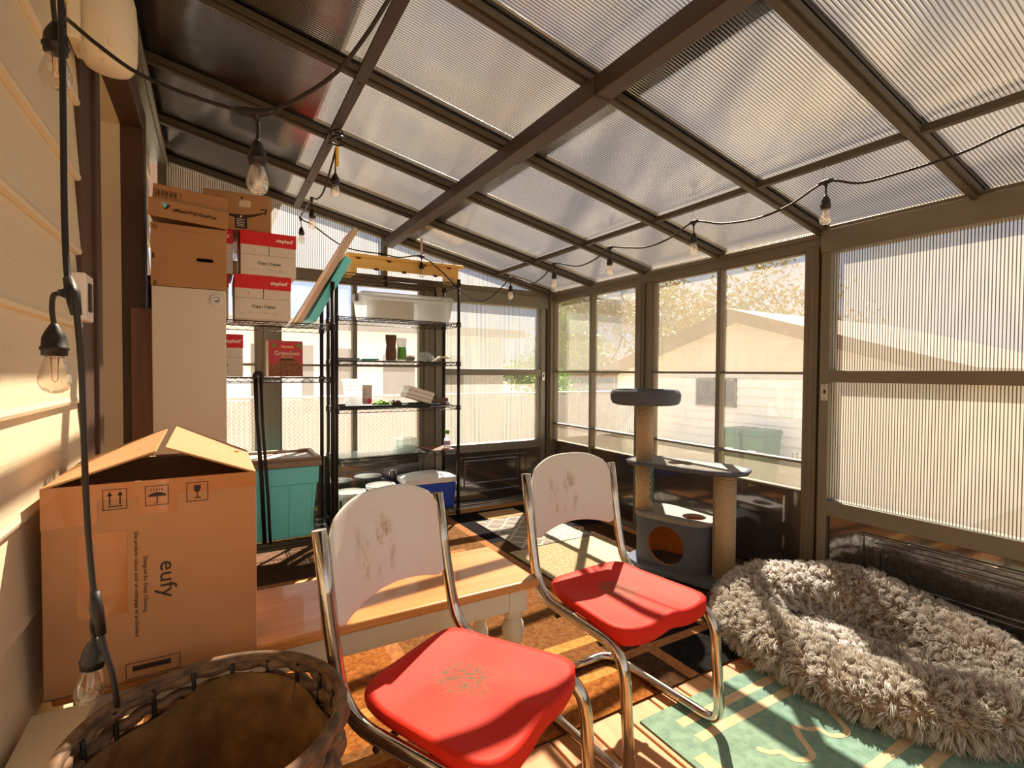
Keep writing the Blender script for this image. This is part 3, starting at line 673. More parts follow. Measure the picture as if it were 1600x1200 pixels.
def dog_bed():
    cx, cy, ax, ay = 2.195, 1.02, .292, .425
    t = thing('dog_bed', 'large oval shaggy grey and beige fur dog bed by the door', 'pet bed', (cx, cy, .0075))
    rng = np.random.default_rng(5)
    def spine(a):
        k = 1+.03*math.sin(3*a+.7)
        return cx+ax*k*math.cos(a), cy+ay*k*math.sin(a)
    def ringp(a, b_):
        x, y = spine(a); nx, ny = ay*math.cos(a), ax*math.sin(a); l = math.hypot(nx, ny); nx /= l; ny /= l
        hh = .092-.026*math.cos(a-3.58)+.006*math.sin(5*a); rw = .118+.006*math.sin(4*a)
        return np.array((x+nx*rw*math.cos(b_), y+ny*rw*math.cos(b_), .0078+hh+hh*math.sin(b_)))
    b = MB(); b.grid(lambda u, v: tuple(ringp(2*PI*u, 2*PI*v)), 80, 20); b.build('bolster', 'furbase', t)
    def cush(r, a):
        k = 1+.03*math.sin(3*a+.7)
        return np.array((cx+ax*k*.8*r*math.cos(a), cy+ay*k*.86*r*math.sin(a), .070+.016*math.sin(7*r*math.cos(a)+2)*math.cos(4*r*math.sin(a))+.020*r**4))
    b = MB(); b.grid(lambda u, v: tuple(cush(v, 2*PI*u)), 64, 14)
    b.build('cushion', 'furbase', t)
    roots = []; norms = []
    def sample(fn, n, urange, vrange, wfun):
        us = rng.uniform(*urange, n); vs = rng.uniform(*vrange, n); e = 1e-3; keep = rng.uniform(0, 1, n)
        for u, v, k in zip(us, vs, keep):
            p = fn(u, v); d1 = fn(u+e, v)-p; d2 = fn(u, v+e)-p; nn = np.cross(d1, d2); A = np.linalg.norm(nn)
            if A < 1e-12 or k > A/e/e/wfun: continue
            roots.append(p); norms.append(nn/A)
    NB = 150000
    sample(ringp, NB, (0, 2*PI), (-.9, PI+1.2), .075)
    nr = len(roots)
    sample(lambda r, a: cush(r, a), NB//2, (0.02, 1.0), (0, 2*PI), .16)
    roots_ = np.array(roots); nrm = np.array(norms)
    # outward normals: flip towards outside of the tube / up
    nrm[nr:][nrm[nr:, 2] < 0] *= -1
    a = np.arctan2((roots_[:nr, 1]-cy)/ay, (roots_[:nr, 0]-cx)/ax)
    ctr = np.stack([cx+ax*np.cos(a), cy+ay*np.sin(a), np.full(nr, .11)], 1)
    s = np.sum((roots_[:nr]-ctr)*nrm[:nr], 1); nrm[:nr][s < 0] *= -1
    n = len(roots_)
    # tufts: blades share the lean of their cell
    cell = np.floor(roots_/.020).astype(int); key = (cell[:, 0]*7919+cell[:, 1]*104729+cell[:, 2]*1299709) % 65521
    crng = np.random.default_rng(11); lean = crng.normal(0, 1, (65521, 3)); clen = crng.uniform(.75, 1.3, 65521); ctone = crng.uniform(0, 1, 65521)
    ccen = (cell+.5)*.020
    L = .046*clen[key]*rng.uniform(.7, 1.15, n)
    ln = lean[key]*.42+rng.normal(0, .13, (n, 3)); ln -= nrm*np.sum(ln*nrm, 1)[:, None]
    mid = roots_+nrm*(L*.55)[:, None]+ln*(L*.28)[:, None]+(ccen-roots_)*.25
    tip = roots_+nrm*(L*.80)[:, None]+ln*(L*.75)[:, None]+(ccen-roots_)*.40; tip[:, 2] -= L*.18
    tip[:, 2] = np.maximum(tip[:, 2], .009); mid[:, 2] = np.maximum(mid[:, 2], .009); tip[:, 0] = np.minimum(tip[:, 0], 2.64)
    side = np.cross(nrm, rng.normal(0, 1, (n, 3))); side /= np.linalg.norm(side, axis=1)[:, None]; w = .0015
    V = np.empty((n, 5, 3)); base = roots_-nrm*.004
    V[:, 0] = base-side*w; V[:, 1] = base+side*w; V[:, 2] = mid-side*w*.85; V[:, 3] = mid+side*w*.85; V[:, 4] = tip
    V = V.reshape(-1, 3)-np.array((cx, cy, .0075))
    me = bpy.data.meshes.new('fur'); idx = np.arange(n)*5
    quads = np.stack([idx, idx+1, idx+3, idx+2], 1); tris = np.stack([idx+2, idx+3, idx+4], 1)
    me.vertices.add(n*5); me.vertices.foreach_set('co', V.ravel().astype(np.float32))
    loops = np.concatenate([np.concatenate([quads, tris], 1).ravel()]); me.loops.add(n*7); me.loops.foreach_set('vertex_index', loops.astype(np.int32))
    me.polygons.add(n*2); st = np.stack([np.arange(n)*7, np.arange(n)*7+4], 1).ravel(); me.polygons.foreach_set('loop_start', st.astype(np.int32))
    me.update(calc_edges=True); me.validate()
    ca = me.color_attributes.new('pile', 'FLOAT_COLOR', 'POINT')
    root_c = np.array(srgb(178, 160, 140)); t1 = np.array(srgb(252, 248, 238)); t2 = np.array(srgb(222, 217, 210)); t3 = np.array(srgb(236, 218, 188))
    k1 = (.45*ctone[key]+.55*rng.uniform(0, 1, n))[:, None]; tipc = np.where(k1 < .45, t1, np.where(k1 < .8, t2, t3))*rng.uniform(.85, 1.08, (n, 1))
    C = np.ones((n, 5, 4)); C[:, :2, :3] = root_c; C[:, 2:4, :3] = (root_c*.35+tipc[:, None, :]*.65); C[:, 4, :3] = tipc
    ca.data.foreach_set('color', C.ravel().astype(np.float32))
    me.materials.append(MT['fur']); me.polygons.foreach_set('use_smooth', [True]*len(me.polygons))
    o = bpy.data.objects.new('fur', me); COL.objects.link(o); o.parent = t

# ------------------------------------------------------------------ floor coverings
def carpet(name, col, col2=None, sc=55):
    MT[name] = mat(name, col, .98, 0, .3, sc, col2=col2, bump=.8, bscale=320, spec=.05); return name
def rugs():
    ob = carpet('rug_orange_brown', srgb(166, 106, 52), srgb(126, 74, 34)); mb_ = carpet('rug_mid_brown', srgb(134, 92, 54), srgb(104, 68, 38))
    db = carpet('rug_dark_brown', srgb(84, 58, 38), srgb(58, 40, 28)); bk = carpet('rug_black', srgb(38, 34, 32), srgb(20, 18, 18))
    st = carpet('rug_tan_stripe', srgb(176, 122, 78), srgb(150, 98, 60)); ye = carpet('rug_yellow_tan', srgb(192, 148, 84), srgb(166, 122, 62))
    mats = [ob, mb_, db, bk, st, ye]
    x0, x1, y0, y1 = -.20, 2.56, 1.275, 3.70
    t = MB(); zt = .007
    b = MB(); xs = [x0, .60, .66, 1.385, 1.40, 1.53, 1.585, 1.90, 1.94, x1]; ys = [y0, 1.445, 1.485, 1.53, 1.655, 1.71, 2.30, 2.36, 2.90, 2.96, y1]
    for i in range(len(xs)-1):
        for j in range(len(ys)-1):
            xm, ym = (xs[i]+xs[i+1])/2, (ys[j]+ys[j+1])/2
            if 1.53 < xm < 1.585: m = 4
            elif 1.90 < xm < 1.94 and ym < 2.3: m = 4
            elif 1.485 < ym < 1.53: m = 4 if xm > 1.385 else 1
            elif xm > 1.585: m = 3 if (ym < 1.66 or ym > 2.96) else 2
            elif 1.445 < ym < 1.485: m = 5 if xm < 1.385 else 2
            elif 1.655 < ym < 1.71: m = 5
            elif xm > 1.385: m = 2 if ym < 1.66 else 1
            elif .60 < xm < .66 or 2.30 < ym < 2.36 or 2.90 < ym < 2.96: m = 4
            elif ym < 1.45: m = 0
            elif ym < 2.30: m = 1 if xm > .66 else 0
            elif ym < 2.90: m = 0 if xm > .66 else 2
            else: m = 2 if xm < .6 else 1
            b.add([(xs[i], ys[j], zt), (xs[i+1], ys[j], zt), (xs[i+1], ys[j+1], zt), (xs[i], ys[j+1], zt)], [(0, 1, 2, 3)], False, m)
    b.add([(x0, y0, .0), (x1, y0, .0), (x1, y1, .0), (x0, y1, .0), (x0, y0, zt), (x1, y0, zt), (x1, y1, zt), (x0, y1, zt)], [(0, 1, 5, 4), (1, 2, 6, 5), (2, 3, 7, 6), (3, 0, 4, 7), (3, 2, 1, 0)], False, 2)
    o = b.build('patchwork_rug', mats); tag(o, 'large brown, black and tan patchwork rug covering most of the deck', 'rug')
    # pale slab: sunlight on the patchwork rug, put into its colour
    bg = carpet('rug_sunlit_beige', srgb(204, 186, 150), srgb(160, 138, 100), 90)
    o = MB().box(1.60, 2.30, 1.98, 2.742, .0075, .014).build('sunlit_rug_patch', bg, bevel=.003); tag(o, 'flecked beige patch standing in for sunlight on the brown rug beside the cat tree', 'mat')
    # trellis mat: grey with cream ogee lines
    gy = carpet('mat_grey', srgb(160, 150, 138), srgb(138, 128, 118), 40); cr = carpet('mat_cream_line', srgb(222, 208, 182), srgb(206, 190, 162), 40)
    t = thing('trellis_mat', 'small grey mat with cream trellis pattern near the back door', 'mat', (1.98, 3.085, .0075))
    MB().box(1.70, 2.30, 2.752, 3.425, .0075, .0135).build('mat_pile', gy, t, bevel=.002)
    b = MB(); px, py = .15, .168
    for i in range(-1, 5):
        for s in (1, -1):
            pts = []
            for k in range(57):
                y = 2.752+k*.012; ph = (y-2.752)/py*PI
                x = 1.70+px*(i+.5)+s*px*.5*math.cos(ph)*(1 if i % 2 == 0 else -1); x = 1.70+px*(i+.5)+s*px*.48*(math.cos(ph)**3*.6+math.cos(ph)*.4)
                if 1.705 < x < 2.295: pts.append((x, y, .0138))
                else:
                    if len(pts) > 1: ribbon(b, pts, .007)
                    pts = []
            if len(pts) > 1: ribbon(b, pts, .007)
    b.build('trellis_lines', cr, t)
    tn = carpet('mat_tan', srgb(196, 160, 112), srgb(176, 138, 92), 40)
    o = MB().box(1.82, 2.15, 3.43, 3.632, .0075, .012).build('tan_mat', tn); tag(o, 'plain tan mat behind the trellis mat, at the back door', 'mat')
    # mint rug under the dog bed
    mg = carpet('rug_mint', srgb(140, 172, 152), srgb(120, 150, 134), 30); ms = carpet('rug_sand', srgb(222, 200, 162), srgb(206, 182, 142), 30)
    t = thing('mint_rug', 'mint green rug with sand stripes partly under the dog bed', 'rug', (1.9, .6, 0))
    MB().box(1.20, 2.62, -.2, 1.20, .0, .006).build('rug_pile', mg, t)
    b = MB()
    for a, c in ((1.105, 1.14), (1.03, 1.065)): b.box(1.30, 2.62, a, c, .005, .0066)
    b.box(1.22, 1.27, -.2, 1.0, .005, .0066)
    for i in range(6):
        x = 1.42+.2*i; pts = [(x, .93, .0068), (x+.02, .90, .0068), (x+.05, .885, .0068), (x+.055, .85, .0068), (x+.085, .83, .0068), (x+.12, .83, .0068), (x+.145, .86, .0068), (x+.17, .9, .0068), (x+.2, .93, .0068)]
        ribbon(b, smooth_path(pts, 4), .010)
    for y in (.70, .62): b.box(1.30, 2.62, y, y+.03, .005, .0066)
    b.build('rug_stripe', ms, t)
def ribbon(b, pts, w):
    vs = []; k = len(pts)
    for i, p in enumerate(pts):
        a = V3(pts[max(0, i-1)]); c = V3(pts[min(k-1, i+1)]); d = (c-a); n = V3((-d.y, d.x, 0)); n = n.normalized() if n.length > 1e-9 else V3((1, 0, 0)); p = V3(p)
        vs += [p-n*w, p+n*w]
    b.add(vs, [(2*i, 2*i+1, 2*i+3, 2*i+2) for i in range(k-1)])
# ------------------------------------------------------------------ cardboard boxes and cabinet
def strip_rect(b, x0, x1, z0, z1, y, w=.0012, mi=0):
    """printed rectangle outline on a face that looks towards -y"""
    for a in ((x0, x1, z0, z0+w), (x0, x1, z1-w, z1), (x0, x0+w, z0, z1), (x1-w, x1, z0, z1)): b.box(a[0], a[1], y-.0006, y, a[2], a[3], mi)
def FX(x, z, y): return frame((x, y-.0002, z), (1, 0, 0), (0, 0, 1))        # text frame on a face looking to -y
def FXr(x, z, y): return frame((x, y-.0002, z), (0, 0, -1), (1, 0, 0))      # the same, reading downwards
def open_box(b, x0, x1, y0, y1, z0, z1, t=.004):
    b.box(x0, x1, y0, y0+t, z0, z1); b.box(x0, x1, y1-t, y1, z0, z1); b.box(x0, x0+t, y0+t, y1-t, z0, z1); b.box(x1-t, x1, y0+t, y1-t, z0, z1); b.box(x0, x1, y0, y1, z0, z0+t)
def build_boxes():
    # big opened carton on the bench
    x0, x1, y0, y1, z0, z1 = -.306, .087, 1.37, 1.745, .4635, .905
    t = thing('cardboard_box', 'big brown carton with half open flaps standing on the bench', 'box', ((x0+x1)/2, (y0+y1)/2, z0))
    b = MB(); open_box(b, x0, x1, y0, y1, z0, z1, .005); b.build('box_body', 'card_dark', t, bevel=.002)
    def flap(p, name='flap'):
        b = MB(); a = [V3(q) for q in p]; n = (a[1]-a[0]).cross(a[3]-a[0]).normalized()*.0045
        b.hexa([tuple(q-n) for q in a]+[tuple(q) for q in a]); return b.build(name, 'card', t, bevel=.001)
    flap([(x0, y0, z1), (-.113, y0+.004, .969), (-.113, y1, .985), (x0, y1, z1)])
    flap([(-.095, y0+.01, .976), (x1, y0, z1), (x1, y1, z1), (-.092, y1, .99)])
    flap([(x0+.01, y1-.006, z1), (x1-.01, y1-.006, z1), (x1-.03, y1-.12, z1+.012), (x0+.03, y1-.12, z1+.012)])
    flap([(x0+.01, y0+.010, z1-.002), (x0+.012, y0+.035, z1-.16), (x1-.012, y0+.035, z1-.16), (x1-.01, y0+.010, z1-.002)])
    b = MB(); b.box(x0-.0006, x1+.0006, y0-.0008, y0+.0, z1-.035, z1); b.box(x0-.0006, -.215, y0-.0008, y0, z1-.085, z1-.035); b.box(-.145, -.075, y0-.0008, y0, z1-.075, z1-.035)
    b.box(-.25, -.165, y0-.0008, y0, .62, .80)
    b.build('packing_tape', 'tape', t)
    y = y0-.0009; b = MB(); strip_rect(b, -.206, -.164, .848, .892, y)
    # two arrows up
    for x in (-.194, -.176):
        b.box(x-.0012, x+.0012, y-.0006, y, .858, .882); b.add([(x-.005, y-.0006, .878), (x+.005, y-.0006, .878), (x, y-.0006, .887)], [(0, 1, 2)])
    b.box(-.198, -.172, y-.0006, y, .854, .856)
    b.build('handling_icon', 'ink', t); b = MB(); strip_rect(b, -.132, -.089, .848, .892, y)
    cx, cz = -.110, .868; fan = [(cx+.017*math.cos(PI*k/12), y-.0006, cz+.009*math.sin(PI*k/12)) for k in range(13)]
    b.add(fan, [tuple(range(13))]); b.box(cx-.001, cx+.001, y-.0006, y, .853, .868); b.box(cx-.006, cx, y-.0006, y, .852, .8535)
    for k in range(5): b.box(cx-.012+.005*k, cx-.0105+.005*k, y-.0006, y, .880+.001*(k % 2), .886)
    b.build('handling_icon', 'ink', t); b = MB(); strip_rect(b, -.055, -.013, .848, .892, y)
    cx = -.034; g = [(cx-.0065, .885), (cx-.007, .877), (cx-.004, .870), (cx, .868), (cx+.004, .870), (cx+.007, .877), (cx+.0065, .885)]
    b.add([(p, y-.0006, q) for p, q in g], [tuple(range(7))]); b.box(cx-.0008, cx+.0008, y-.0006, y, .857, .869); b.box(cx-.006, cx+.006, y-.0006, y, .855, .857)
    b.build('handling_icon', 'ink', t); b = MB(); textmb('eufy', .046, FXr(-.106, .722, y), mb=b, width=.083)
    b.build('lettering', 'ink', t); b = MB(); textmb('Designed for Deep Cleaning', .0105, FXr(-.136, .738, y), mb=b, width=.124)
    b.build('lettering', 'ink', t); b = MB(); textmb('Des produits conçus pour un nettoyage en profondeur', .0105, FXr(-.152, .795, y), mb=b, width=.234)
    b.build('lettering', 'ink', t); b = MB(); strip_rect(b, -.170, -.070, .470, .505, y); b.box(-.158, -.088, y-.0006, y, .486, .497)
    b.build('printed_panel', 'ink', t)
    # white cabinet
    x0, x1, y0, y1, zt = -.231, .052, 2.70, 3.045, 1.516
    t = thing('storage_cabinet', 'tall narrow white cabinet with round lock by the house wall', 'cabinet', ((x0+x1)/2, (y0+y1)/2, 0))
    b = MB(); b.box(x0, x1, y0+.02, y1, .008, zt); b.build('cabinet_body', 'cab', t, bevel=.003)
    b = MB(); b.box(x0+.001, x1-.001, y0, y0+.018, .03, zt-.001); dr = b.build('cabinet_door', 'cab', t, bevel=.003)
    b = MB(); b.lathe([(.027, 0), (.027, .006), (.024, .010), (.015, .011), (.013, .008), (0, .008)], 28, frame((.013, y0, 1.469), (1, 0, 0), (0, 0, 1)))
    b.build('lock', 'whitep', dr)
    b = MB(); b.tube([(.013+.014*math.cos(a), y0-.0105, 1.469+.014*math.sin(a)) for a in [PI*k/10 for k in range(11)]], .0012, 5); b.box(.006, .020, y0-.012, y0-.009, 1.462, 1.466)
    b.build('keyhole_ring', 'ink', dr)
    for z in (1.513-.02, 1.27, 1.03, .8): b = MB(); b.lathe([(.0022, 0), (.0018, .001), (0, .0012)], 8, frame((-.09, y0, z), (1, 0, 0), (0, 0, 1))); b.build('screw', 'inkgrey', dr)
    # dark wood grain board beside it
    MT['brownboard'] = wood('reddish_wood_grain', srgb(150, 104, 74), srgb(104, 66, 44), 2, .5, 20)
    o = MB().box(-.322, -.243, 2.86, 2.885, .0, 1.43).build('wooden_board', 'brownboard', bevel=.002); tag(o, 'brown wood grain board standing between white cabinet and house wall', 'board')
    # file box on the cabinet
    x0, x1, y0, y1, z0, z1 = -.232, .055, 2.70, 3.0, 1.517, 1.790
    t = thing('file_box', 'plain brown carton with hand hole directly on the white cabinet', 'box', ((x0+x1)/2, (y0+y1)/2, z0))
    b = MB(); b.box(x0, x1, y0, y0+.004, z0, z1); o = b.build('front_face', 'card', t)
    b = MB(); b.box(x0, x1, y1-.004, y1, z0, z1); b.box(x0, x0+.004, y0+.004, y1-.004, z0, z1); b.box(x1-.004, x1, y0+.004, y1-.004, z0, z1); b.box(x0, x1, y0+.004, y1, z0, z0+.004); b.box(x0, x1, y0+.004, y1, z1-.004, z1); b.build('box_body', 'card', t)
    c = MB(); pl = [(.026+.008*math.cos(a), .008*math.sin(a)) for a in [-PI/2+PI*k/8 for k in range(9)]]+[(-.026+.008*math.cos(a), .008*math.sin(a)) for a in [PI/2+PI*k/8 for k in range(9)]]
    rl = root_loc(o); c.prism([(x-.030-rl.x, z+1.645-rl.z) for x, z in pl], -.03, .03, frame((0, y0-rl.y, 0), (1, 0, 0), (0, 0, 1))); cut(o, [c])
    b = MB(); y = y0-.0004
    for z in (1.772, 1.527): b = MB(); textmb('0', .022, FX(-.222, z-.008, y), mb=b); b.tube([(-.215+.008*math.cos(2*PI*k/16), y, z+.011*math.sin(2*PI*k/16)) for k in range(16)], .0009, 4, closed=True); b.build('round_mark', 'ink', t)
    b = MB()
    b.box(-.226, -.218, y-.0006, y, 1.635, 1.658); b.build('printing', 'ink', t); b = MB(); b.box(-.13, -.035, y-.0004, y, 1.765, 1.7658)
    b.build('flap_seam', 'ink', t)
    # print shop mailer on top
    x0, x1, y0, y1, z0 = -.237, .056, 2.685, 2.985, 1.791
    t = thing('mailer_box', 'topmost brown carton on the cabinet pile, with hashtag slogan and blue black emblem', 'box', ((x0+x1)/2, (y0+y1)/2, z0), -.03)
    t.rotation_euler = (0, math.radians(4.2), math.radians(-1))
    hx, hy = (x1-x0)/2, (y1-y0)/2
    b = MB(); b.box(-hx, hx, -hy, hy, .022, .092); b.build('box_body', 'card', t, world=False, bevel=.002)
    b = MB(); b.box(-hx+.008, hx-.004, -hy+.014, hy-.004, .092, .158); b.build('box_lid', 'card_dark', t, world=False, bevel=.002)
    b = MB(); b.box(-hx-.002, hx+.006, -hy-.005, -hy, .012, .090); b.build('front_flap', 'card', t, world=False, bevel=.001)
    b = MB(); y = -hy-.0054; textmb('#MadeWithVistaPrint', .022, FX(-.058, .046, y), mb=b, width=.165, bold=.0006)
    b.add([(-.083, y-.0004, .048), (-.071, y-.0004, .066), (-.096, y-.0004, .052)], [(0, 1, 2)])
    b.add([(-.079, y-.0004, .070), (-.068, y-.0004, .070), (-.078, y-.0004, .054), (-.086, y-.0004, .060)], [(0, 1, 2, 3)])
    b.build('slogan', 'ink', t, world=False)
    b = MB(); b.add([(-.103, y-.0004, .074), (-.090, y-.0004, .078), (-.078, y-.0004, .062), (-.090, y-.0004, .054)], [(0, 1, 2, 3)]); b.build('emblem', 'teal', t, world=False)
    b = MB(); y = -hy+.0136
    strip_rect(b, -.135, -.035, .104, .135, y, .0016)
    for k in range(16): b.box(-.130+.0052*k, -.1285+.0052*k+.0012*(k % 3), y-.0005, y, .110, .131)
    b.build('barcode_panel', 'ink', t, world=False)
    # copy paper cartons on the left shelf unit
    def copy_box(label, x, y, z, rz=0, w=.274, d=.40, h=.231):
        t = thing('copy_paper_box', label, 'box', (x+w/2, y+d/2, z), rz, 'red and white copy paper boxes on the left wire shelf')
        a, c = w/2, d/2
        MB().box(-a+.002, a-.002, -c+.002, c-.002, 0, h-.004).build('box_body', 'white_card', t, world=False, bevel=.002)
        MB().box(-a, a, -c, c, h-.073, h).build('box_lid', 'red_card', t, world=False, bevel=.002)
        b = MB(); textmb('staples', .026, FX(.035, h-.045, -c), mb=b, width=.072, bold=.0008)
        b.box(.110, .116, -c-.0005, -c, h-.045, h-.028); b.box(.116, .124, -c-.0005, -c, h-.030, h-.028); b.build('shop_name', 'white_print', t, world=False)
        b = MB(); y = -c+.0016; b.box(-.001, .002, y-.0006, y, h-.125, h-.073); b.box(-a+.004, a-.004, y-.0003, y, h-.124, h-.1228)
        textmb('Copy | Copies', .021, FX(-.055, h-.172, y), mb=b, width=.112, bold=.0005); b.build('lettering', 'ink', t, world=False)
        for k, s in enumerate(('75 g/m²', '8.5 x 11', '10', '500', 'White', '92')): textmb(s, .0085, FX(-.115+.040*k, h-.205+.003*(k % 2), y)).build('small_print', 'inkgrey', t, world=False)
        b = MB(); b.box(-.072, -.070, y-.0004, y, h-.108, h-.088); b.build('tick_mark', 'inkgrey', t, world=False)
        return t
    sz = 1.4245
    copy_box('red and white copy paper box, lower one of the front pair beside the leaning lids', .096, 3.03, sz)
    copy_box('red and white copy paper box, upper one of the front pair under the bulbs', .124, 3.03, sz+.2315)
    copy_box('lower copy paper box mostly hidden behind the white cabinet', -.20, 3.07, sz, w=.272, d=.36)
    copy_box('upper copy paper box mostly hidden behind the plain brown carton', -.178, 3.07, sz+.2315, w=.272, d=.36)
    copy_box('single narrow red and white copy paper box beside the granola carton', -.12, 3.12, 1.1145, w=.26, d=.30, h=.228)
    # smile carton on the copy paper pile
    x0, x1, y0, y1, z0, z1 = -.03, .285, 3.06, 3.36, 1.888, 2.085
    t = thing('delivery_box', 'brown delivery carton with dark curved arrow, on the copy paper boxes', 'box', ((x0+x1)/2, (y0+y1)/2, z0), math.radians(-5))
    a, c, h = .157, .15, .197
    b = MB(); b.box(-a, a, -c, c, 0, h); b.build('box_body', 'card', t, world=False, bevel=.002)
    b = MB(); b.box(a, a+.003, -c, c, 0, h-.01); b.build('end_flap', 'card_in', t, world=False)
    b = MB(); y = -c; n = 22
    top = []; bot = []
    for k in range(n+1):
        u = k/n; x = -.10+.235*u; z = .104-.036*math.sin(PI*(u*.86+.08))**1.0+.012*u; w = .0025+.006*math.sin(PI*u); top.append((x, y-.0005, z+w)); bot.append((x, y-.0005, z-w))
    b.add(top+bot, [(k, n+1+k, n+2+k, k+1) for k in range(n)])
    b.add([(.108, y-.0005, .125), (.143, y-.0005, .128), (.133, y-.0005, .094), (.127, y-.0005, .094), (.134, y-.0005, .121), (.108, y-.0005, .118)], [(0, 5, 4, 1), (1, 4, 3, 2)])
    b.lathe([(.006, 0), (.006, .0006)], 12, frame((.02, y, .172), (1, 0, 0), (0, 0, 1)))
    b.box(-.012, .045, y-.001, y, .012, .083); b.build('arrow_mark', 'ink', t, world=False)
    b = MB(); b.prism([(.006, .125), (.06, .125), (.064, .155), (.05, .162), (.012, .158)], 0, .0008, frame((0, y, 0), (1, 0, 0), (0, 0, 1))); b.build('paper_label', 'cream_paper', t, world=False)
    b = MB(); y -= .0011
    for k in range(5): b.box(-.005, .036-.006*(k % 2), y-.0003, y, .022+.009*k, .0245+.009*k)
    b.lathe([(.006, 0), (.006, .0004)], 12, frame((.016, y, .073), (1, 0, 0), (0, 0, 1)))
    b.build('label_print', 'white_print', t, world=False)
    # granola carton
    x0, x1, y0, y1, z0, z1 = .262, .445, 3.16, 3.225, 1.1145, 1.318
    t = thing('granola_box', 'pink red granola carton on the left wire shelf', 'box', ((x0+x1)/2, (y0+y1)/2, z0), math.radians(7))
    a, c, h = .0915, .034, .204
    MB().box(-a, a, -c, c, 0, h).build('carton', 'pink', t, world=False, bevel=.0015)
    MB().box(-a-.0006, -a, -c+.002, c, .002, h-.002).build('side_panel', 'cream_paper', t, world=False)
    b = MB(); b.box(-a+.004, a-.004, -c-.0006, -c, .004, .068); fan = [(.01+.06*math.cos(PI*k/14), -c-.0006, .065+.045*math.sin(PI*k/14)) for k in range(15)]; b.add(fan, [tuple(range(15))]); b.build('granola_picture', 'granola', t, world=False)
    b = MB(); el = [(.008+.042*math.cos(2*PI*k/20), -c-.0006, .170+.017*math.sin(2*PI*k/20)) for k in range(20)]; b.add(el, [tuple(range(20))]); b.build('brand_oval', MT['red_card'], t, world=False)
    b = MB(); textmb('PRANA', .019, FX(-.026, .163, -c-.0008), mb=b, width=.068, bold=.0006); textmb('Granolove', .034, FX(-.062, .122, -c-.0004), mb=b, width=.135, bold=.0006); textmb('ORGANIC', .013, FX(-.03, .107, -c-.0004), mb=b, width=.07)
    b.build('lettering', MT['cream_paper'], t, world=False)
    b = MB(); b.box(-.032, .042, -c-.0008, -c, .092, .099); b.build('banner', 'ink', t, world=False)
    b = MB()
    for (px, pz) in ((-.06, .182), (-.068, .172), (.072, .185), (.082, .168), (.066, .176)):
        b.add([(px-.012, -c-.0006, pz), (px, -c-.0006, pz+.006), (px+.012, -c-.0006, pz+.002), (px, -c-.0006, pz-.006)], [(0, 1, 2, 3)])
    b.build('leaf_print', 'green', t, world=False)

# ------------------------------------------------------------------ wire shelving
def wire_unit(name, label, x0, x1, y0, y1, levels, top, group=None):
    t = thing('wire_shelf_unit', label, 'shelf', ((x0+x1)/2, (y0+y1)/2, 0))
    for px in (x0, x1):
        for py in (y0, y1):
            b = MB(); b.tube([(px, py, .012), (px, py, top)], .0122, 12); b.lathe([(.014, top), (.014, top+.006), (.010, top+.010), (0, top+.011)], 12, Matrix.Translation((px, py, 0)))
            b.lathe([(.012, .008), (.017, .008), (.017, .016), (.008, .022)], 12, Matrix.Translation((px, py, 0)))
            for z in levels: b.lathe([(.0125, z-.034), (.018, z-.032), (.0165, z+.004), (.0125, z+.006)], 12, Matrix.Translation((px, py, 0)))
            b.build('post', 'black', t)
    for z in levels:
        b = MB(); zz = z-.003
        for za, rr_ in ((zz, .0028), (zz-.026, .0024)):
            b.tube([(x0+.012, y0, za), (x1-.012, y0, za)], rr_, 6); b.tube([(x0+.012, y1, za), (x1-.012, y1, za)], rr_, 6)
            b.tube([(x0, y0+.012, za), (x0, y1-.012, za)], rr_, 6); b.tube([(x1, y0+.012, za), (x1, y1-.012, za)], rr_, 6)
        def zig(p, q, n):
            pts = []
            for k in range(n+1):
                u = k/n; pts.append((p[0]+(q[0]-p[0])*u, p[1]+(q[1]-p[1])*u, zz-(.002 if k % 2 else .024)))
            b.tube(pts, .0017, 5)
        n = max(4, int((x1-x0)/.026)); zig((x0+.014, y0, 0), (x1-.014, y0, 0), n); zig((x0+.014, y1, 0), (x1-.014, y1, 0), n)
        m = max(4, int((y1-y0)/.026)); zig((x0, y0+.014, 0), (x0, y1-.014, 0), m); zig((x1, y0+.014, 0), (x1, y1-.014, 0), m)
        k = int((x1-x0)/.0235)
        for i in range(1, k):
            x = x0+(x1-x0)*i/k; b.tube([(x, y0, zz+.001), (x, y1, zz+.001)], .0014, 4)
        for u in (.33, .66): b.tube([(x0, y0+(y1-y0)*u, zz-.002), (x1, y0+(y1-y0)*u, zz-.002)], .0022, 5)
        b.build('wire_shelf', 'black', t)
    return t

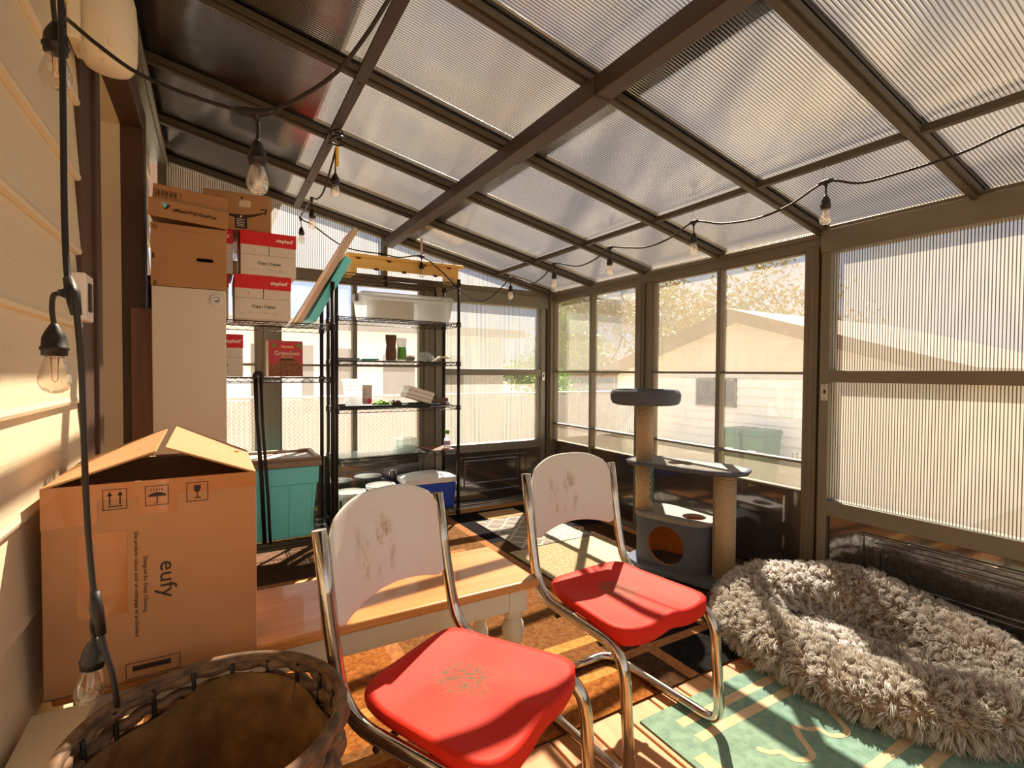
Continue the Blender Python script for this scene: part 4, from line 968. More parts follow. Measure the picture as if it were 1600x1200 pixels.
def build_shelves():
    wire_unit('l', 'left black wire shelf unit holding the red and white paper boxes and teal tote', -.30, .602, 3.10, 3.45, (.19, 1.110, 1.420), 1.66)
    wire_unit('r', 'right black wire shelf unit with knotty pine shelf on top', .712, 1.608, 3.54, 3.825, (.10, .548, .890, 1.222, 1.518, 1.818), 1.838)
    # teal tote with taupe lid
    t = thing('storage_tote', 'teal plastic tote with taupe lid on the bottom of left wire shelf', 'storage bin', (.24, 3.28, .192))
    b = MB(); x0, x1, y0, y1 = -.055, .525, 3.09, 3.435
    b.frustum((x0+.045, x1-.04, y0+.03, y1-.03), (x0+.02, x1-.012, y0+.012, y1-.012), .1925, .50); b.frustum((x0+.01, x1-.004, y0+.004, y1-.004), (x0+.004, x1, y0, y1), .50, .60)
    for x in (.03, .13, .27, .37, .49): b.hexa([(x-.006, y0+.024, .20), (x+.006, y0+.024, .20), (x+.006, y0+.04, .20), (x-.006, y0+.04, .20), (x-.006, y0+.008, .50), (x+.006, y0+.008, .50), (x+.006, y0+.03, .50), (x-.006, y0+.03, .50)])
    b.build('tote_body', 'teal', t, bevel=.008, seg=3)
    b = MB(); X0, X1, Y0, Y1 = x0-.012, x1+.014, y0-.014, y1+.014
    b.frustum((X0, X1, Y0, Y1), (X0+.004, X1-.004, Y0+.004, Y1-.004), .602, .638)
    open_ = [(X0+.004, X1-.004, Y0+.004, Y0+.03), (X0+.004, X1-.004, Y1-.03, Y1-.004), (X0+.004, X0+.03, Y0+.03, Y1-.03), (X1-.03, X1-.004, Y0+.03, Y1-.03)]
    for a in open_: b.box(a[0], a[1], a[2], a[3], .638, .656)
    b.build('tote_lid', 'taupe', t, bevel=.006, seg=3)
    b = MB(); b.box(x1+.002, x1+.022, 3.20, 3.33, .585, .60); b.build('lid_clip', 'teal_dark', t, bevel=.004)
    # leaning lids
    def tray(name, label, L, W, dep, base, ang, m, min_, twist=0, mname='rim'):
        t = thing(name, label, 'lid', base, 0); t.rotation_euler = (math.radians(twist), -math.radians(ang), 0)
        b = MB(); b.box(0, L, 0, W, 0, .006); b.build('lid_plate', min_, t, world=False, bevel=.002)
        b = MB(); w = .012; b.frustum((0, L, 0, w), (-.006, L+.006, -.006, w-.004), .006-dep, .006); b.frustum((0, L, W-w, W), (-.006, L+.006, W-w+.004, W+.006), .006-dep, .006)
        b.frustum((0, w, w, W-w), (-.006, w-.004, w, W-w), .006-dep, .006); b.frustum((L-w, L, w, W-w), (L-w+.004, L+.006, w, W-w), .006-dep, .006)
        b.build('lid_rim', m, t, world=False, bevel=.003)
    tray('tote_lid', 'long beige tote lid leaning diagonally beside the copy paper boxes', .66, .29, .030, (.415, 3.13, 1.430), 60.7, 'beigelid', 'beigelid', 0)
    tray('tote_lid', 'long teal tote lid leaning under the beige one', .43, .29, .045, (.482, 3.13, 1.452), 61.5, 'teal', 'teal_dark', 0)
    bpy.data.objects['tote_lid'] if False else None
    # folded dark stand leaning on the left unit
    t = thing('folded_stand', 'dark folded metal stand leaning on the left wire shelf', 'stand', (.205, 3.075, .19))
    b = MB(); b.tube([(.195, 3.072, 1.12), (.20, 3.068, .9), (.222, 3.064, .55), (.235, 3.06, .20)], .011, 10); b.build('leg', 'black', t)
    b = MB(); b.tube([(.219, 3.050, 1.115), (.228, 3.048, .85), (.252, 3.045, .45), (.262, 3.04, .20)], .008, 10); b.build('leg', 'black', t)
    b = MB(); b.tube(fillet([(.19, 3.07, 1.10), (.195, 3.06, 1.135), (.222, 3.055, 1.135), (.222, 3.05, 1.10)], .02), .012, 10); b.build('hinge', 'blackp', t)

    # ---- things on the right unit
    zt = 1.8195
    t = thing('pine_shelf', 'knotty pine bench style shelf lying on the right wire unit', 'shelf', (1.22, 3.68, zt))
    b = MB(); b.box(.785, 1.655, 3.555, 3.80, 1.935, 1.958); b.build('pine_top', 'pine', t, bevel=.006, seg=3)
    b = MB(); b.box(.83, 1.60, 3.572, 3.59, 1.862, 1.935); b.build('pine_apron', 'pine', t, bevel=.003)
    for x in (.812, 1.575):
        b = MB(); b.box(x, x+.045, 3.575, 3.78, zt+.001, 1.935); b.build('pine_leg', 'pine', t, bevel=.003)
    b = MB()
    for x, z in ((.865, 1.935), (1.08, 1.935), (1.345, 1.935), (1.54, 1.935), (.99, 1.868), (1.19, 1.866), (1.43, 1.866)):
        b.lathe([(.019, 0), (.019, .001)], 16, frame((x, 3.5715, z-.006), (1, 0, 0), (0, 0, 1)), sy=.5)
    b.build('knot', 'knot', t)
    # milky tote
    t = thing('clear_tote', 'long milky translucent tote with latch on the second shelf of right unit', 'storage bin', (1.22, 3.68, 1.5195))
    b = MB(); b.frustum((.90, 1.55, 3.58, 3.79), (.88, 1.575, 3.565, 3.805), 1.5205, 1.675); b.build('tote_body', 'milky', t, bevel=.01, seg=3)
    b = MB(); b.frustum((.868, 1.588, 3.555, 3.812), (.89, 1.566, 3.57, 3.80), 1.676, 1.708); b.build('tote_lid', 'milky', t, bevel=.008, seg=3)
    b = MB(); b.box(.858, .884, 3.64, 3.72, 1.640, 1.695); b.build('latch', 'alu_grey', t, bevel=.004)
    b = MB(); b.box(.97, 1.28, 3.62, 3.76, 1.524, 1.66); b.build('white_contents', 'whitep', t)
    build_small()

def build_small():
    z3, z4, z5, z6 = 1.2245, .8925, .5505, .1025
    def bag(label, x, y, z, h, w, d, m, m2, frac):
        t = thing('food_pouch', label, 'pouch', (x, y, z)); b = MB()
        def fn(u, v):
            a = 2*PI*u; s = (1-v)**.45*.9+.1
            px = w/2*(abs(math.cos(a))**.7*math.copysign(1, math.cos(a)))*(1+.08*v); py = d/2*math.sin(a)*(s if v < .98 else .06)
            return (x+px+.003*math.sin(9*v+3*a), y+py, z+h*v)
        b.grid(fn, 28, 14); b.build('pouch', m, t)
        if m2:
            b = MB(); b.grid(lambda u, v: (x-w*.46+w*.92*u, y-d/2*(((1-(.05+frac*v))**.45)*.9+.1)*math.sin(PI*(.08+.84*u))**.9-.0022, z+h*(.05+frac*v)), 14, 8); b.build('pouch_label', m2, t)
    bag('brown snack pouch standing left of the green one', 1.098, 3.585, z3, .185, .070, .05, 'browncone', None, 0)
    bag('clear pouch with bright green label beside the brown one', 1.178, 3.59, z3, .165, .066, .05, 'milky', 'green', .55)
    def wrap(name, label, cat, x, y, z, s, m, seed, sx=1., sz=.7):
        rr = random.Random(seed); ph = [rr.uniform(0, 6) for _ in range(6)]; b = MB()
        def fn(u, v):
            a = 2*PI*u; e = PI*(v-.5); k = 1+.22*math.sin(3*a+ph[0]+4*v)+.16*math.sin(7*a+ph[1])*math.cos(5*e+ph[2])+.1*math.sin(11*e+ph[3])
            return (s*sx*k*math.cos(e)*math.cos(a), s*.7*k*math.cos(e)*math.sin(a), max(.001, s*sz*(1+math.sin(e)*k)))
        b.grid(fn, 32, 16, smooth=False); o = b.build(name, m, None); o.location = (x, y, z); tag(o, label, cat)
    wrap('plastic_wrap', 'crumpled clear plastic wrap on the third shelf right of pouches', 'plastic wrap', 1.365, 3.60, z3, .050, 'glass', 3, 1.15, .62)
    wrap('crumpled_bag', 'crumpled grey plastic bag beside the clear wrap', 'bag', 1.268, 3.66, z3, .030, 'inkgrey', 5, 1.2, .55)
    def flat(name, label, cat, x, y, z, w, d, h, m, rz=0, rx=0):
        o = MB().box(-w/2, w/2, -d/2, d/2, 0, h).build(name, m, bevel=.002); o.location = (x, y, z); o.rotation_euler = (rx, 0, rz); tag(o, label, cat); return o
    t = thing('folded_card', 'folded cream card at the right end of the third shelf', 'card', (1.49, 3.60, z3), .1)
    b = MB(); b.add([(-.065, -.04, .001), (.0, -.045, .038), (.065, -.04, .022), (-.065, .04, .001), (.0, .045, .040), (.065, .04, .022)], [(0, 1, 4, 3), (1, 2, 5, 4)]); b.build('card_sheet', 'cream_paper', t, world=False, solid=.003)
    flat('tray', 'flat dark teal tray at the left end of third shelf', 'tray', .80, 3.63, z3, .15, .11, .014, MT['extgrey'], .05)
    flat('clipboard', 'teal board lying beside the flat dark teal tray', 'board', .955, 3.62, z3, .11, .13, .010, 'teal_dark', -.1)
    # fourth shelf: black baking tray with things on it
    t = thing('baking_tray', 'shallow black tray on the fourth shelf of the right unit', 'tray', (1.10, 3.66, z4))
    b = MB(); open_box(b, .735, 1.47, 3.555, 3.78, z4, z4+.016, .004); b.build('tray_pan', 'blackp', t, bevel=.002)
    zt = z4+.0045
    t = thing('plastic_canister', 'clear plastic container with red edged label on the black tray', 'container', (.88, 3.63, zt))
    b = MB(); b.frustum((.80, .96, 3.575, 3.695), (.782, .978, 3.563, 3.707), zt+.001, zt+.178); b.build('container_body', 'milky', t, bevel=.012, seg=3)
    b = MB(); b.box(.775, .985, 3.557, 3.713, zt+.180, zt+.196); b.build('container_lid', 'milky', t, bevel=.005)
    b = MB(); b.frustum((.892, .950, 3.5695, 3.571), (.889, .957, 3.5615, 3.563), zt+.02, zt+.155); b.build('label', 'white_card', t)
    b = MB(); y = 3.5625
    b.box(.890, .955, y-.0005, y, zt+.150, zt+.154); b.box(.890, .8925, y-.0002, y+.004, zt+.03, zt+.15); b.box(.9525, .955, y-.0002, y+.004, zt+.03, zt+.15); b.box(.924, .953, y+.0005, y+.0065, zt+.022, zt+.058); b.build('label_border', 'pink', t)
    b = MB()
    for k in range(6): b.box(.897, .915+.005*(k % 3), y+.0004, y+.003, zt+.075+.010*k, zt+.078+.010*k)
    for k in range(4): b.box(.895, .918, y+.002, y+.0065, zt+.026+.010*k, zt+.031+.010*k)
    b.build('label_print', 'inkgrey', t)
    wrap('snack_bag', 'yellow green snack bag on the black tray', 'bag', 1.045, 3.62, zt, .048, MT['leafg'], 8, 1.1, .40)
    wrap('snack_bag', 'crinkled brown snack bag right of the yellow green one', 'bag', 1.14, 3.62, zt, .045, 'browncone', 9, 1.1, .42)
    t = thing('paper_stack', 'tilted stack of white envelopes on the black tray', 'papers', (1.30, 3.64, zt+.002)); t.rotation_euler = (0, math.radians(17), 0)
    for k in range(3):
        b = MB(); b.box(-.10+.004*k, .10+.003*k, -.075, .075, .002+.029*k, .029+.029*k); b.build('envelope_bundle', 'white_card' if k != 1 else 'whitep', t, world=False, bevel=.002)
    t.location.z += .034
    t = thing('small_basket', 'small dark basket at the right end of fourth shelf', 'basket', (1.52, 3.70, z4))
    b = MB(); open_box(b, 1.482, 1.575, 3.66, 3.75, z4+.001, z4+.05, .004); b.build('basket_body', 'basket', t)
    b = MB(); b.lathe([(0, 0), (.012, .004), (.016, .014), (.012, .024), (0, .028)], 14, Matrix.Translation((1.545, 3.60, z4))); o = b.build('ball', 'purple'); tag(o, 'small lilac ball on the right end of fourth shelf', 'ball')
    # fifth shelf
    o = MB().box(.735, 1.345, 3.545, 3.80, z5+.0005, z5+.0075).build('glass_sheet', 'glass', bevel=.001); tag(o, 'greenish glass sheet lying on the fifth shelf', 'glass sheet')
    t = thing('glass_dish', 'square clear glass dish standing on the glass sheet', 'dish', (1.22, 3.63, z5+.008))
    b = MB(); open_box(b, 1.145, 1.297, 3.565, 3.70, z5+.0085, z5+.105, .004); b.build('dish_body', 'glass', t, bevel=.003)
    b = MB(); b.box(1.152, 1.29, 3.572, 3.692, z5+.016, z5+.045); b.build('clear_contents', 'milky', t, bevel=.006)
    o = MB().box(1.40, 1.59, 3.56, 3.80, z5+.0005, z5+.007).build('brown_board', 'brownboard', bevel=.001); tag(o, 'thin brown board at the right end of fifth shelf', 'board')
    t = thing('spray_bottle', 'small spray bottle with green top on the thin brown board', 'bottle', (1.55, 3.62, z5+.0075))
    b = MB(); b.lathe([(.020, .001), (.026, .006), (.026, .05), (.022, .075), (.011, .095), (.011, .11)], 20, frame((1.55, 3.62, z5+.0075), (1, 0, 0), (0, 1, 0))); b.build('bottle_body', 'milky', t)
    b = MB(); b.box(1.538, 1.566, 3.608, 3.632, z5+.118, z5+.145); b.box(1.526, 1.54, 3.614, 3.626, z5+.135, z5+.145); b.build('spray_head', 'green', t, bevel=.003)
    b = MB(); b.lathe([(.0265, .03), (.0265, .058)], 20, frame((1.55, 3.62, z5+.0075), (1, 0, 0), (0, 1, 0))); b.build('bottle_label', 'purple', t)
    # bottom shelf
    def bucket(label, x, y, r, h):
        t = thing('plastic_bucket', label, 'bucket', (x, y, z6)); M = Matrix.Translation((x, y, z6))
        b = MB(); b.lathe([(0, .001), (r*.86, .001), (r*.98, h-.03), (r*1.05, h-.028), (r*1.05, h), (r*.97, h), (r*.95, h-.02), (r*.83, .012), (0, .012)], 40, M); b.build('bucket_body', 'whitep', t)
        b = MB(); b.tube([(x+r*1.06*math.cos(a), y+r*1.06*math.sin(a)-.0, z6+h-.045-.02*math.sin(a)) for a in [PI+PI*k/20 for k in range(21)]], .0025, 6); b.build('bail_handle', 'wirem', t)
        b = MB(); q = [(x+r*(.945)*math.cos(a), y+r*.945*math.sin(a)) for a in [-PI*.85+.25*k/6 for k in range(7)]]
        b.add([(p[0], p[1]-.002, z6+h*.45) for p in q]+[(p[0]*1.0, p[1]-.006, z6+h*.75) for p in q], [(k, k+1, 8+k, 7+k) for k in range(6)]); b.build('print_patch', 'ink', t)
    bucket('white plastic bucket at the left end of the bottom shelf', .83, 3.665, .10, .195)
    bucket('white plastic bucket between the other bucket and blue cooler', 1.052, 3.69, .10, .215)
    t = thing('cooler', 'blue cooler box with white lid on the bottom shelf', 'cooler', (1.412, 3.69, z6), math.radians(-3))
    b = MB(); b.frustum((-.185, .185, -.10, .10), (-.20, .20, -.115, .115), .001, .20); b.build('cooler_body', 'blue', t, world=False, bevel=.012, seg=3)
    b = MB(); b.frustum((-.205, .205, -.12, .12), (-.20, .20, -.115, .115), .201, .245); b.frustum((-.19, .19, -.105, .105), (-.07, .07, -.06, .06), .245, .272); b.build('cooler_lid', 'whitep', t, world=False, bevel=.008, seg=3)
    b = MB(); b.tube(fillet([(.205, -.07, .17), (.232, -.07, .17), (.232, .07, .17), (.205, .07, .17)], .02), .007, 8); b.tube(fillet([(-.205, -.07, .17), (-.232, -.07, .17), (-.232, .07, .17), (-.205, .07, .17)], .02), .007, 8); b.build('side_handle', 'whitep', t, world=False)
# ------------------------------------------------------------------ string lights and fittings
def bulb_at(t, top, tilt=(0, 0, 0), lead=None):
    """lead cord, socket and clear bulb hanging from the point top (socket top)"""
    M = Matrix.Translation(V3(top)) @ Matrix.Rotation(tilt[0], 4, 'X') @ Matrix.Rotation(tilt[1], 4, 'Y')
    b = MB(); b.lathe([(.0045, .004), (.007, 0), (.0125, -.010), (.0165, -.020), (.0175, -.034), (.0195, -.036), (.0195, -.040), (.0175, -.042), (.0175, -.050), (.006, -.050)], 20, M)
    so = b.build('socket', 'blackp', t)
    b = MB(); b.lathe([(.0125, -.048), (.0135, -.055), (.019, -.072), (.0225, -.086), (.0220, -.096), (.0175, -.107), (.009, -.1125), (0, -.1135)], 22, M); b.build('bulb', 'bulbglass', so)
    b = MB(); b.tube([tuple(M @ V3(p)) for p in ((-.005, 0, -.052), (-.0035, 0, -.090), (0, .002, -.094), (.0035, 0, -.090), (.005, 0, -.052))], .0009, 5); b.build('filament', 'gold', so)
def tee(b, p, d):
    d = V3(d).normalized(); p = V3(p)
    b.tube([tuple(p-d*.026), tuple(p-d*.012), tuple(p), tuple(p+d*.012), tuple(p+d*.026)], [.0065, .009, .0105, .009, .0065], 10)
    b.tube([tuple(p), tuple(p+V3((0, 0, -.02)))], [.010, .005], 8)
def build_lights():
    # strand hanging down beside the siding
    A = [(-0.222, 1.142, 2.05), (-0.218, 1.142, 1.731), (-0.214, 1.123, 1.553), (-0.211, 1.106, 1.411), (-0.205, 1.088, 1.303), (-0.193, 1.068, 1.268), (-0.189, 1.086, 1.168), (-0.188, 1.094, 1.039), (-0.189, 1.114, 0.905), (-0.185, 1.12, 0.803), (-0.178, 1.114, 0.731), (-0.167, 1.106, 0.67), (-0.155, 1.10, 0.62), (-0.150, 1.11, 0.56), (-0.16, 1.17, .532)]
    t = thing('string_light', 'black cord with clear bulbs hanging down in front of the cream siding', 'string lights', (-.2, 1.1, .55))
    b = MB(); b.tube(smooth_path(A, 5), .0047, 8)
    b.tube(smooth_path([(-.197, 1.072, 1.268), (-.222, 1.095, 1.272), (-.231, 1.118, 1.252), (-.2295, 1.123, 1.222)], 5), .004, 7)
    b.tube(smooth_path([(-.181, 1.118, .728), (-.187, 1.13, .70), (-.184, 1.138, .672)], 5), .004, 7)
    b.tube(smooth_path([(-.22, 1.143, 1.80), (-.234, 1.17, 1.79), (-.2375, 1.20, 1.76)], 5), .004, 7)
    b.build('cord', 'blackp', t)
    b = MB(); b.tube([(-.203, 1.082, 1.298), (-.196, 1.073, 1.272), (-.192, 1.075, 1.238)], [.007, .0105, .0075], 10); b.tube([(-.196, 1.073, 1.272), (-.214, 1.088, 1.274)], [.012, .006], 8); b.build('splice', 'blackp', t)
    b = MB(); b.tube([(-.180, 1.117, .765), (-.178, 1.114, .735), (-.170, 1.108, .69)], [.007, .0105, .007], 10); b.build('splice', 'blackp', t)
    bulb_at(t, (-.2295, 1.123, 1.222)); bulb_at(t, (-.184, 1.139, .672), (0, .10, 0)); bulb_at(t, (-.2375, 1.20, 1.76))
    # strand over the doorway, one bulb near the camera
    B = [(-.30, 1.60, 1.98), (-0.26, 1.40, 1.88), (-0.199, 1.319, 1.804), (-0.129, 1.311, 1.761), (-0.036, 1.29, 1.732), (0.053, 1.261, 1.712), (0.095, 1.236, 1.708), (0.14, 1.186, 1.716), (0.207, 1.09, 1.743), (0.25, 1.031, 1.789), (0.30, 0.95, 1.87), (.42, .80, 2.10), (.50, .70, zr(.5)-.034)]
    t = thing('string_light', 'black cord with one large near bulb sagging across the dark roof corner', 'string lights', (.08, 1.24, 1.5))
    b = MB(); b.tube(smooth_path(B, 6), .0042, 8); b.tube(smooth_path([(.084, 1.242, 1.702), (.087, 1.243, 1.675), (.085, 1.24, 1.645)], 4), .0042, 7); b.build('cord', 'blackp', t)
    b = MB(); b.tube([(.045, 1.263, 1.7125), (.06, 1.256, 1.711), (.084, 1.243, 1.706), (.108, 1.228, 1.709), (.118, 1.215, 1.711)], [.006, .010, .0115, .009, .006], 10); b.tube([(.084, 1.243, 1.706), (.085, 1.242, 1.69)], [.011, .006], 8); b.build('splice', 'blackp', t)
    bulb_at(t, (.085, 1.24, 1.645))
    # strand tied to the flat bar, round the back and along the purlin
    C = [(.5, 2.487, 2.19), (.5, 2.607, 2.139), (.5, 2.81, 2.082), (.5, 3.0, 2.10), (.5, 3.169, 2.153), (.505, 3.45, 2.165), (.514, 3.70, 2.175), (.60, 3.74, 2.15), (.808, 3.72, 2.025), (1.072, 3.72, 2.008), (1.20, 3.70, 1.995), (1.31, 3.545, 1.985), (1.45, 3.53, 1.90), (1.588, 3.50, 1.765), (1.74, 3.6, 1.715), (1.90, 3.66, 1.725), (2.03, 3.65, 1.83), (2.09, 3.588, 1.909), (2.09, 3.42, 1.87), (2.09, 3.259, 1.82), (2.09, 3.10, 1.855), (2.09, 2.975, 1.919), (2.09, 2.83, 1.885), (2.09, 2.689, 1.852), (2.09, 2.53, 1.865), (2.09, 2.388, 1.910), (2.09, 2.24, 1.88), (2.09, 2.084, 1.851), (2.09, 1.92, 1.862), (2.09, 1.76, 1.909), (2.09, 1.60, 1.862), (2.09, 1.422, 1.839), (2.09, 1.27, 1.855), (2.09, 1.119, 1.907), (2.09, 1.0, 1.865), (2.09, .88, 1.859), (2.09, .701, 1.866), (2.09, .551, 1.896), (2.09, .30, 1.91), (2.09, .0, 1.86)]
    t = thing('string_light', 'long black cord with clear bulbs looping along the roof purlin and back', 'string lights', (2.09, 2.0, 1.8))
    b = MB(); b.tube(smooth_path(C, 5), .0048, 7)
    b.tube(smooth_path([(.5+.028*math.cos(k*.9), 2.47+.035*math.sin(k*.9), 2.205+.004*k) for k in range(17)], 3), .005, 6)
    T = [(2.09, 3.588, 1.909), (2.09, 2.975, 1.919), (2.09, 2.388, 1.910), (2.09, 1.76, 1.909), (2.09, 1.119, 1.907)]
    drops = [((x, y, z-.015), (x, y, z-.055)) for x, y, z in T]+[((.5, 3.169, 2.14), (.5, 3.15, 2.085)), ((.514, 3.70, 2.165), (.518, 3.70, 2.115)), ((1.312, 3.543, 1.975), (1.312, 3.540, 1.945)), ((.5, 2.5, 2.17), (.5, 2.503, 2.075))]
    for a, c in drops: b.tube([a, c], .0036, 6)
    b.build('cord', 'blackp', t)
    for p, d in [(p, (0, 1, 0)) for p in T]+[((.5, 3.169, 2.153), (0, 1, .2)), ((.514, 3.70, 2.175), (.4, .8, 0)), ((1.072, 3.72, 2.008), (1, 0, 0)), ((1.312, 3.545, 1.985), (.8, -.4, -.2))]:
        b = MB(); tee(b, p, d); b.build('splice', 'blackp', t)
    for x, y, z in T: b = MB(); b.tube(smooth_path([(x, y, z+.010), (x, y+.012, z+.020), (x, y+.002, zr(2.09)-.006), (x+.012, y, zr(2.09)+.0)], 4), .0012, 5); b.build('wire_hook', 'wirem', t)
    for a, c in drops: bulb_at(t, c)
    b = MB(); b.box(.494, .506, 2.455, 2.475, 2.10, 2.185); b.build('paper_tag', 'yellow', t)
    b = MB(); b.tube(smooth_path([(.5, 2.47, 2.21), (.487, 2.47, 2.25), (.495, 2.47, 2.272), (.515, 2.47, 2.262)], 4), .0012, 5); b.build('wire_hook', 'wirem', t)
    # strap from the beam
    MT['strap'] = mat('pink_white_strap', srgb(186, 132, 116), .7, 0, .2, 90, col2=srgb(222, 202, 186))
    t = thing('hanging_strap', 'pinkish patterned strap hanging from the beam over the pine shelf', 'strap', (1.315, 3.55, 2.0))
    b = MB(); b.box(1.307, 1.323, 3.5475, 3.5525, 2.0, 2.118); b.build('strap_band', 'strap', t); b = MB(); b.tube(smooth_path([(1.315, 3.55, 2.112), (1.30, 3.55, 2.13), (1.285, 3.55, zr(1.29)+.02), (1.28, 3.55, zr(1.29)+.045)], 4), .0015, 5); b.build('wire_hook', 'wirem', t)
    # porch lamp over the doorway
    t = thing('porch_lamp', 'cream rounded lamp fitting on the siding above the brown doorway', 'lamp', (-.262, 1.83, 1.99))
    M = Matrix.Translation((-.248, 1.83, 0))
    b = MB(); b.lathe([(0, 1.985), (.030, 1.987), (.052, 1.996), (.062, 2.012), (.066, 2.04), (.067, 2.12), (.064, 2.18), (.055, 2.22), (.03, 2.24), (0, 2.243)], 36, M); b.build('lamp_shade', 'lampwhite', t)
    b = MB(); b.box(XW-.004, -.30, 1.77, 1.89, 2.03, 2.20); b.build('wall_plate', 'lampwhite', t, bevel=.006)
    # outlet box at the end of the siding
    t = thing('outlet_cover', 'white outlet cover on the siding edge beside the brown trim', 'outlet', (XW+.01, 1.86, 1.29))
    b = MB(); b.box(XW-.01, XW+.024, 1.80, 1.905, 1.285, 1.415); b.build('cover', 'whitep', t, bevel=.004)
    b = MB(); b.box(XW+.024, XW+.03, 1.83, 1.855, 1.31, 1.39); b.build('flap', 'brown', t, bevel=.002)
    # cream board on the floor at the bottom left
    t = thing('cream_board', 'cream board end low between basket and cream siding', 'board', (-.27, 1.15, .40))
    b = MB(); b.hexa([(-.315, .80, .452), (-.275, .80, .452), (-.215, 1.33, .452), (-.315, 1.33, .452), (-.315, .80, .464), (-.275, .80, .464), (-.215, 1.33, .464), (-.315, 1.33, .464)]); b.box(-.315, -.29, 1.0, 1.3, .0, .452); b.build('board_top', 'siding', t, bevel=.002)

# ------------------------------------------------------------------ outside
def leaves(name, m, parent, centers, n_each, spread, size, seed, loc):
    rng = np.random.default_rng(seed); P = []
    for c in centers:
        P.append(np.array(c)+rng.normal(0, 1, (n_each, 3))*np.array(spread))
    P = np.concatenate(P); n = len(P)
    a = rng.normal(0, 1, (n, 3)); a /= np.linalg.norm(a, axis=1)[:, None]; b_ = np.cross(a, rng.normal(0, 1, (n, 3))); b_ /= np.linalg.norm(b_, axis=1)[:, None]
    s = size*rng.uniform(.6, 1.4, (n, 1))
    V = np.stack([P-a*s, P+b_*s*.45, P+a*s, P-b_*s*.45], 1).reshape(-1, 3)-np.array(loc)
    me = bpy.data.meshes.new(name); me.vertices.add(4*n); me.vertices.foreach_set('co', V.ravel().astype(np.float32))
    me.loops.add(4*n); me.loops.foreach_set('vertex_index', np.arange(4*n).astype(np.int32)); me.polygons.add(n); me.polygons.foreach_set('loop_start', (np.arange(n)*4).astype(np.int32))
    me.update(calc_edges=True); me.materials.append(MT[m]); o = bpy.data.objects.new(name, me); COL.objects.link(o); o.parent = parent; return o
def tree(label, x, y, h, m, seed, spread=1.0, leaf_n=26, size=.10, group='trees beyond the garage and fence', stems=1):
    rr = random.Random(seed); t = thing('tree', label, 'tree', (x, y, -.8), 0, None)
    b = MB(); tips = []
    def grow(p, d, L, r, lev):
        p = V3(p); pts = [p]; rs = [r]
        for k in range(4):
            d = (d+V3((rr.gauss(0, .16), rr.gauss(0, .16), rr.gauss(.03, .10)))).normalized(); p = p+d*L/4; pts.append(p); rs.append(r*(1-.14*(k+1)))
        b.tube(pts, rs, 6)
        if lev >= 2: tips.extend([tuple(q) for q in pts[2:]])
        if lev < 4:
            for k in range(3 if lev < 3 else 2):
                q = d.orthogonal().normalized(); q.rotate(Matrix.Rotation(rr.uniform(0, 2*PI), 3, d)); nd = (d*rr.uniform(.6, 1.)+q*rr.uniform(.5, .9)*spread+V3((0, 0, .12))).normalized()
                grow(pts[-1-(k % 2)], nd, L*rr.uniform(.6, .8), rs[-1]*.80, lev+1)
    for s in range(stems): grow((x+.3*s, y+.5*s, -.85), V3((rr.gauss(0, .12), rr.gauss(0, .2), 1)).normalized(), h*.30, h*.026, 0)
    b.build('trunk', 'bark', t)
    leaves('foliage', m, t, tips, leaf_n, (.28, .28, .22), size, seed, (x, y, -.8))
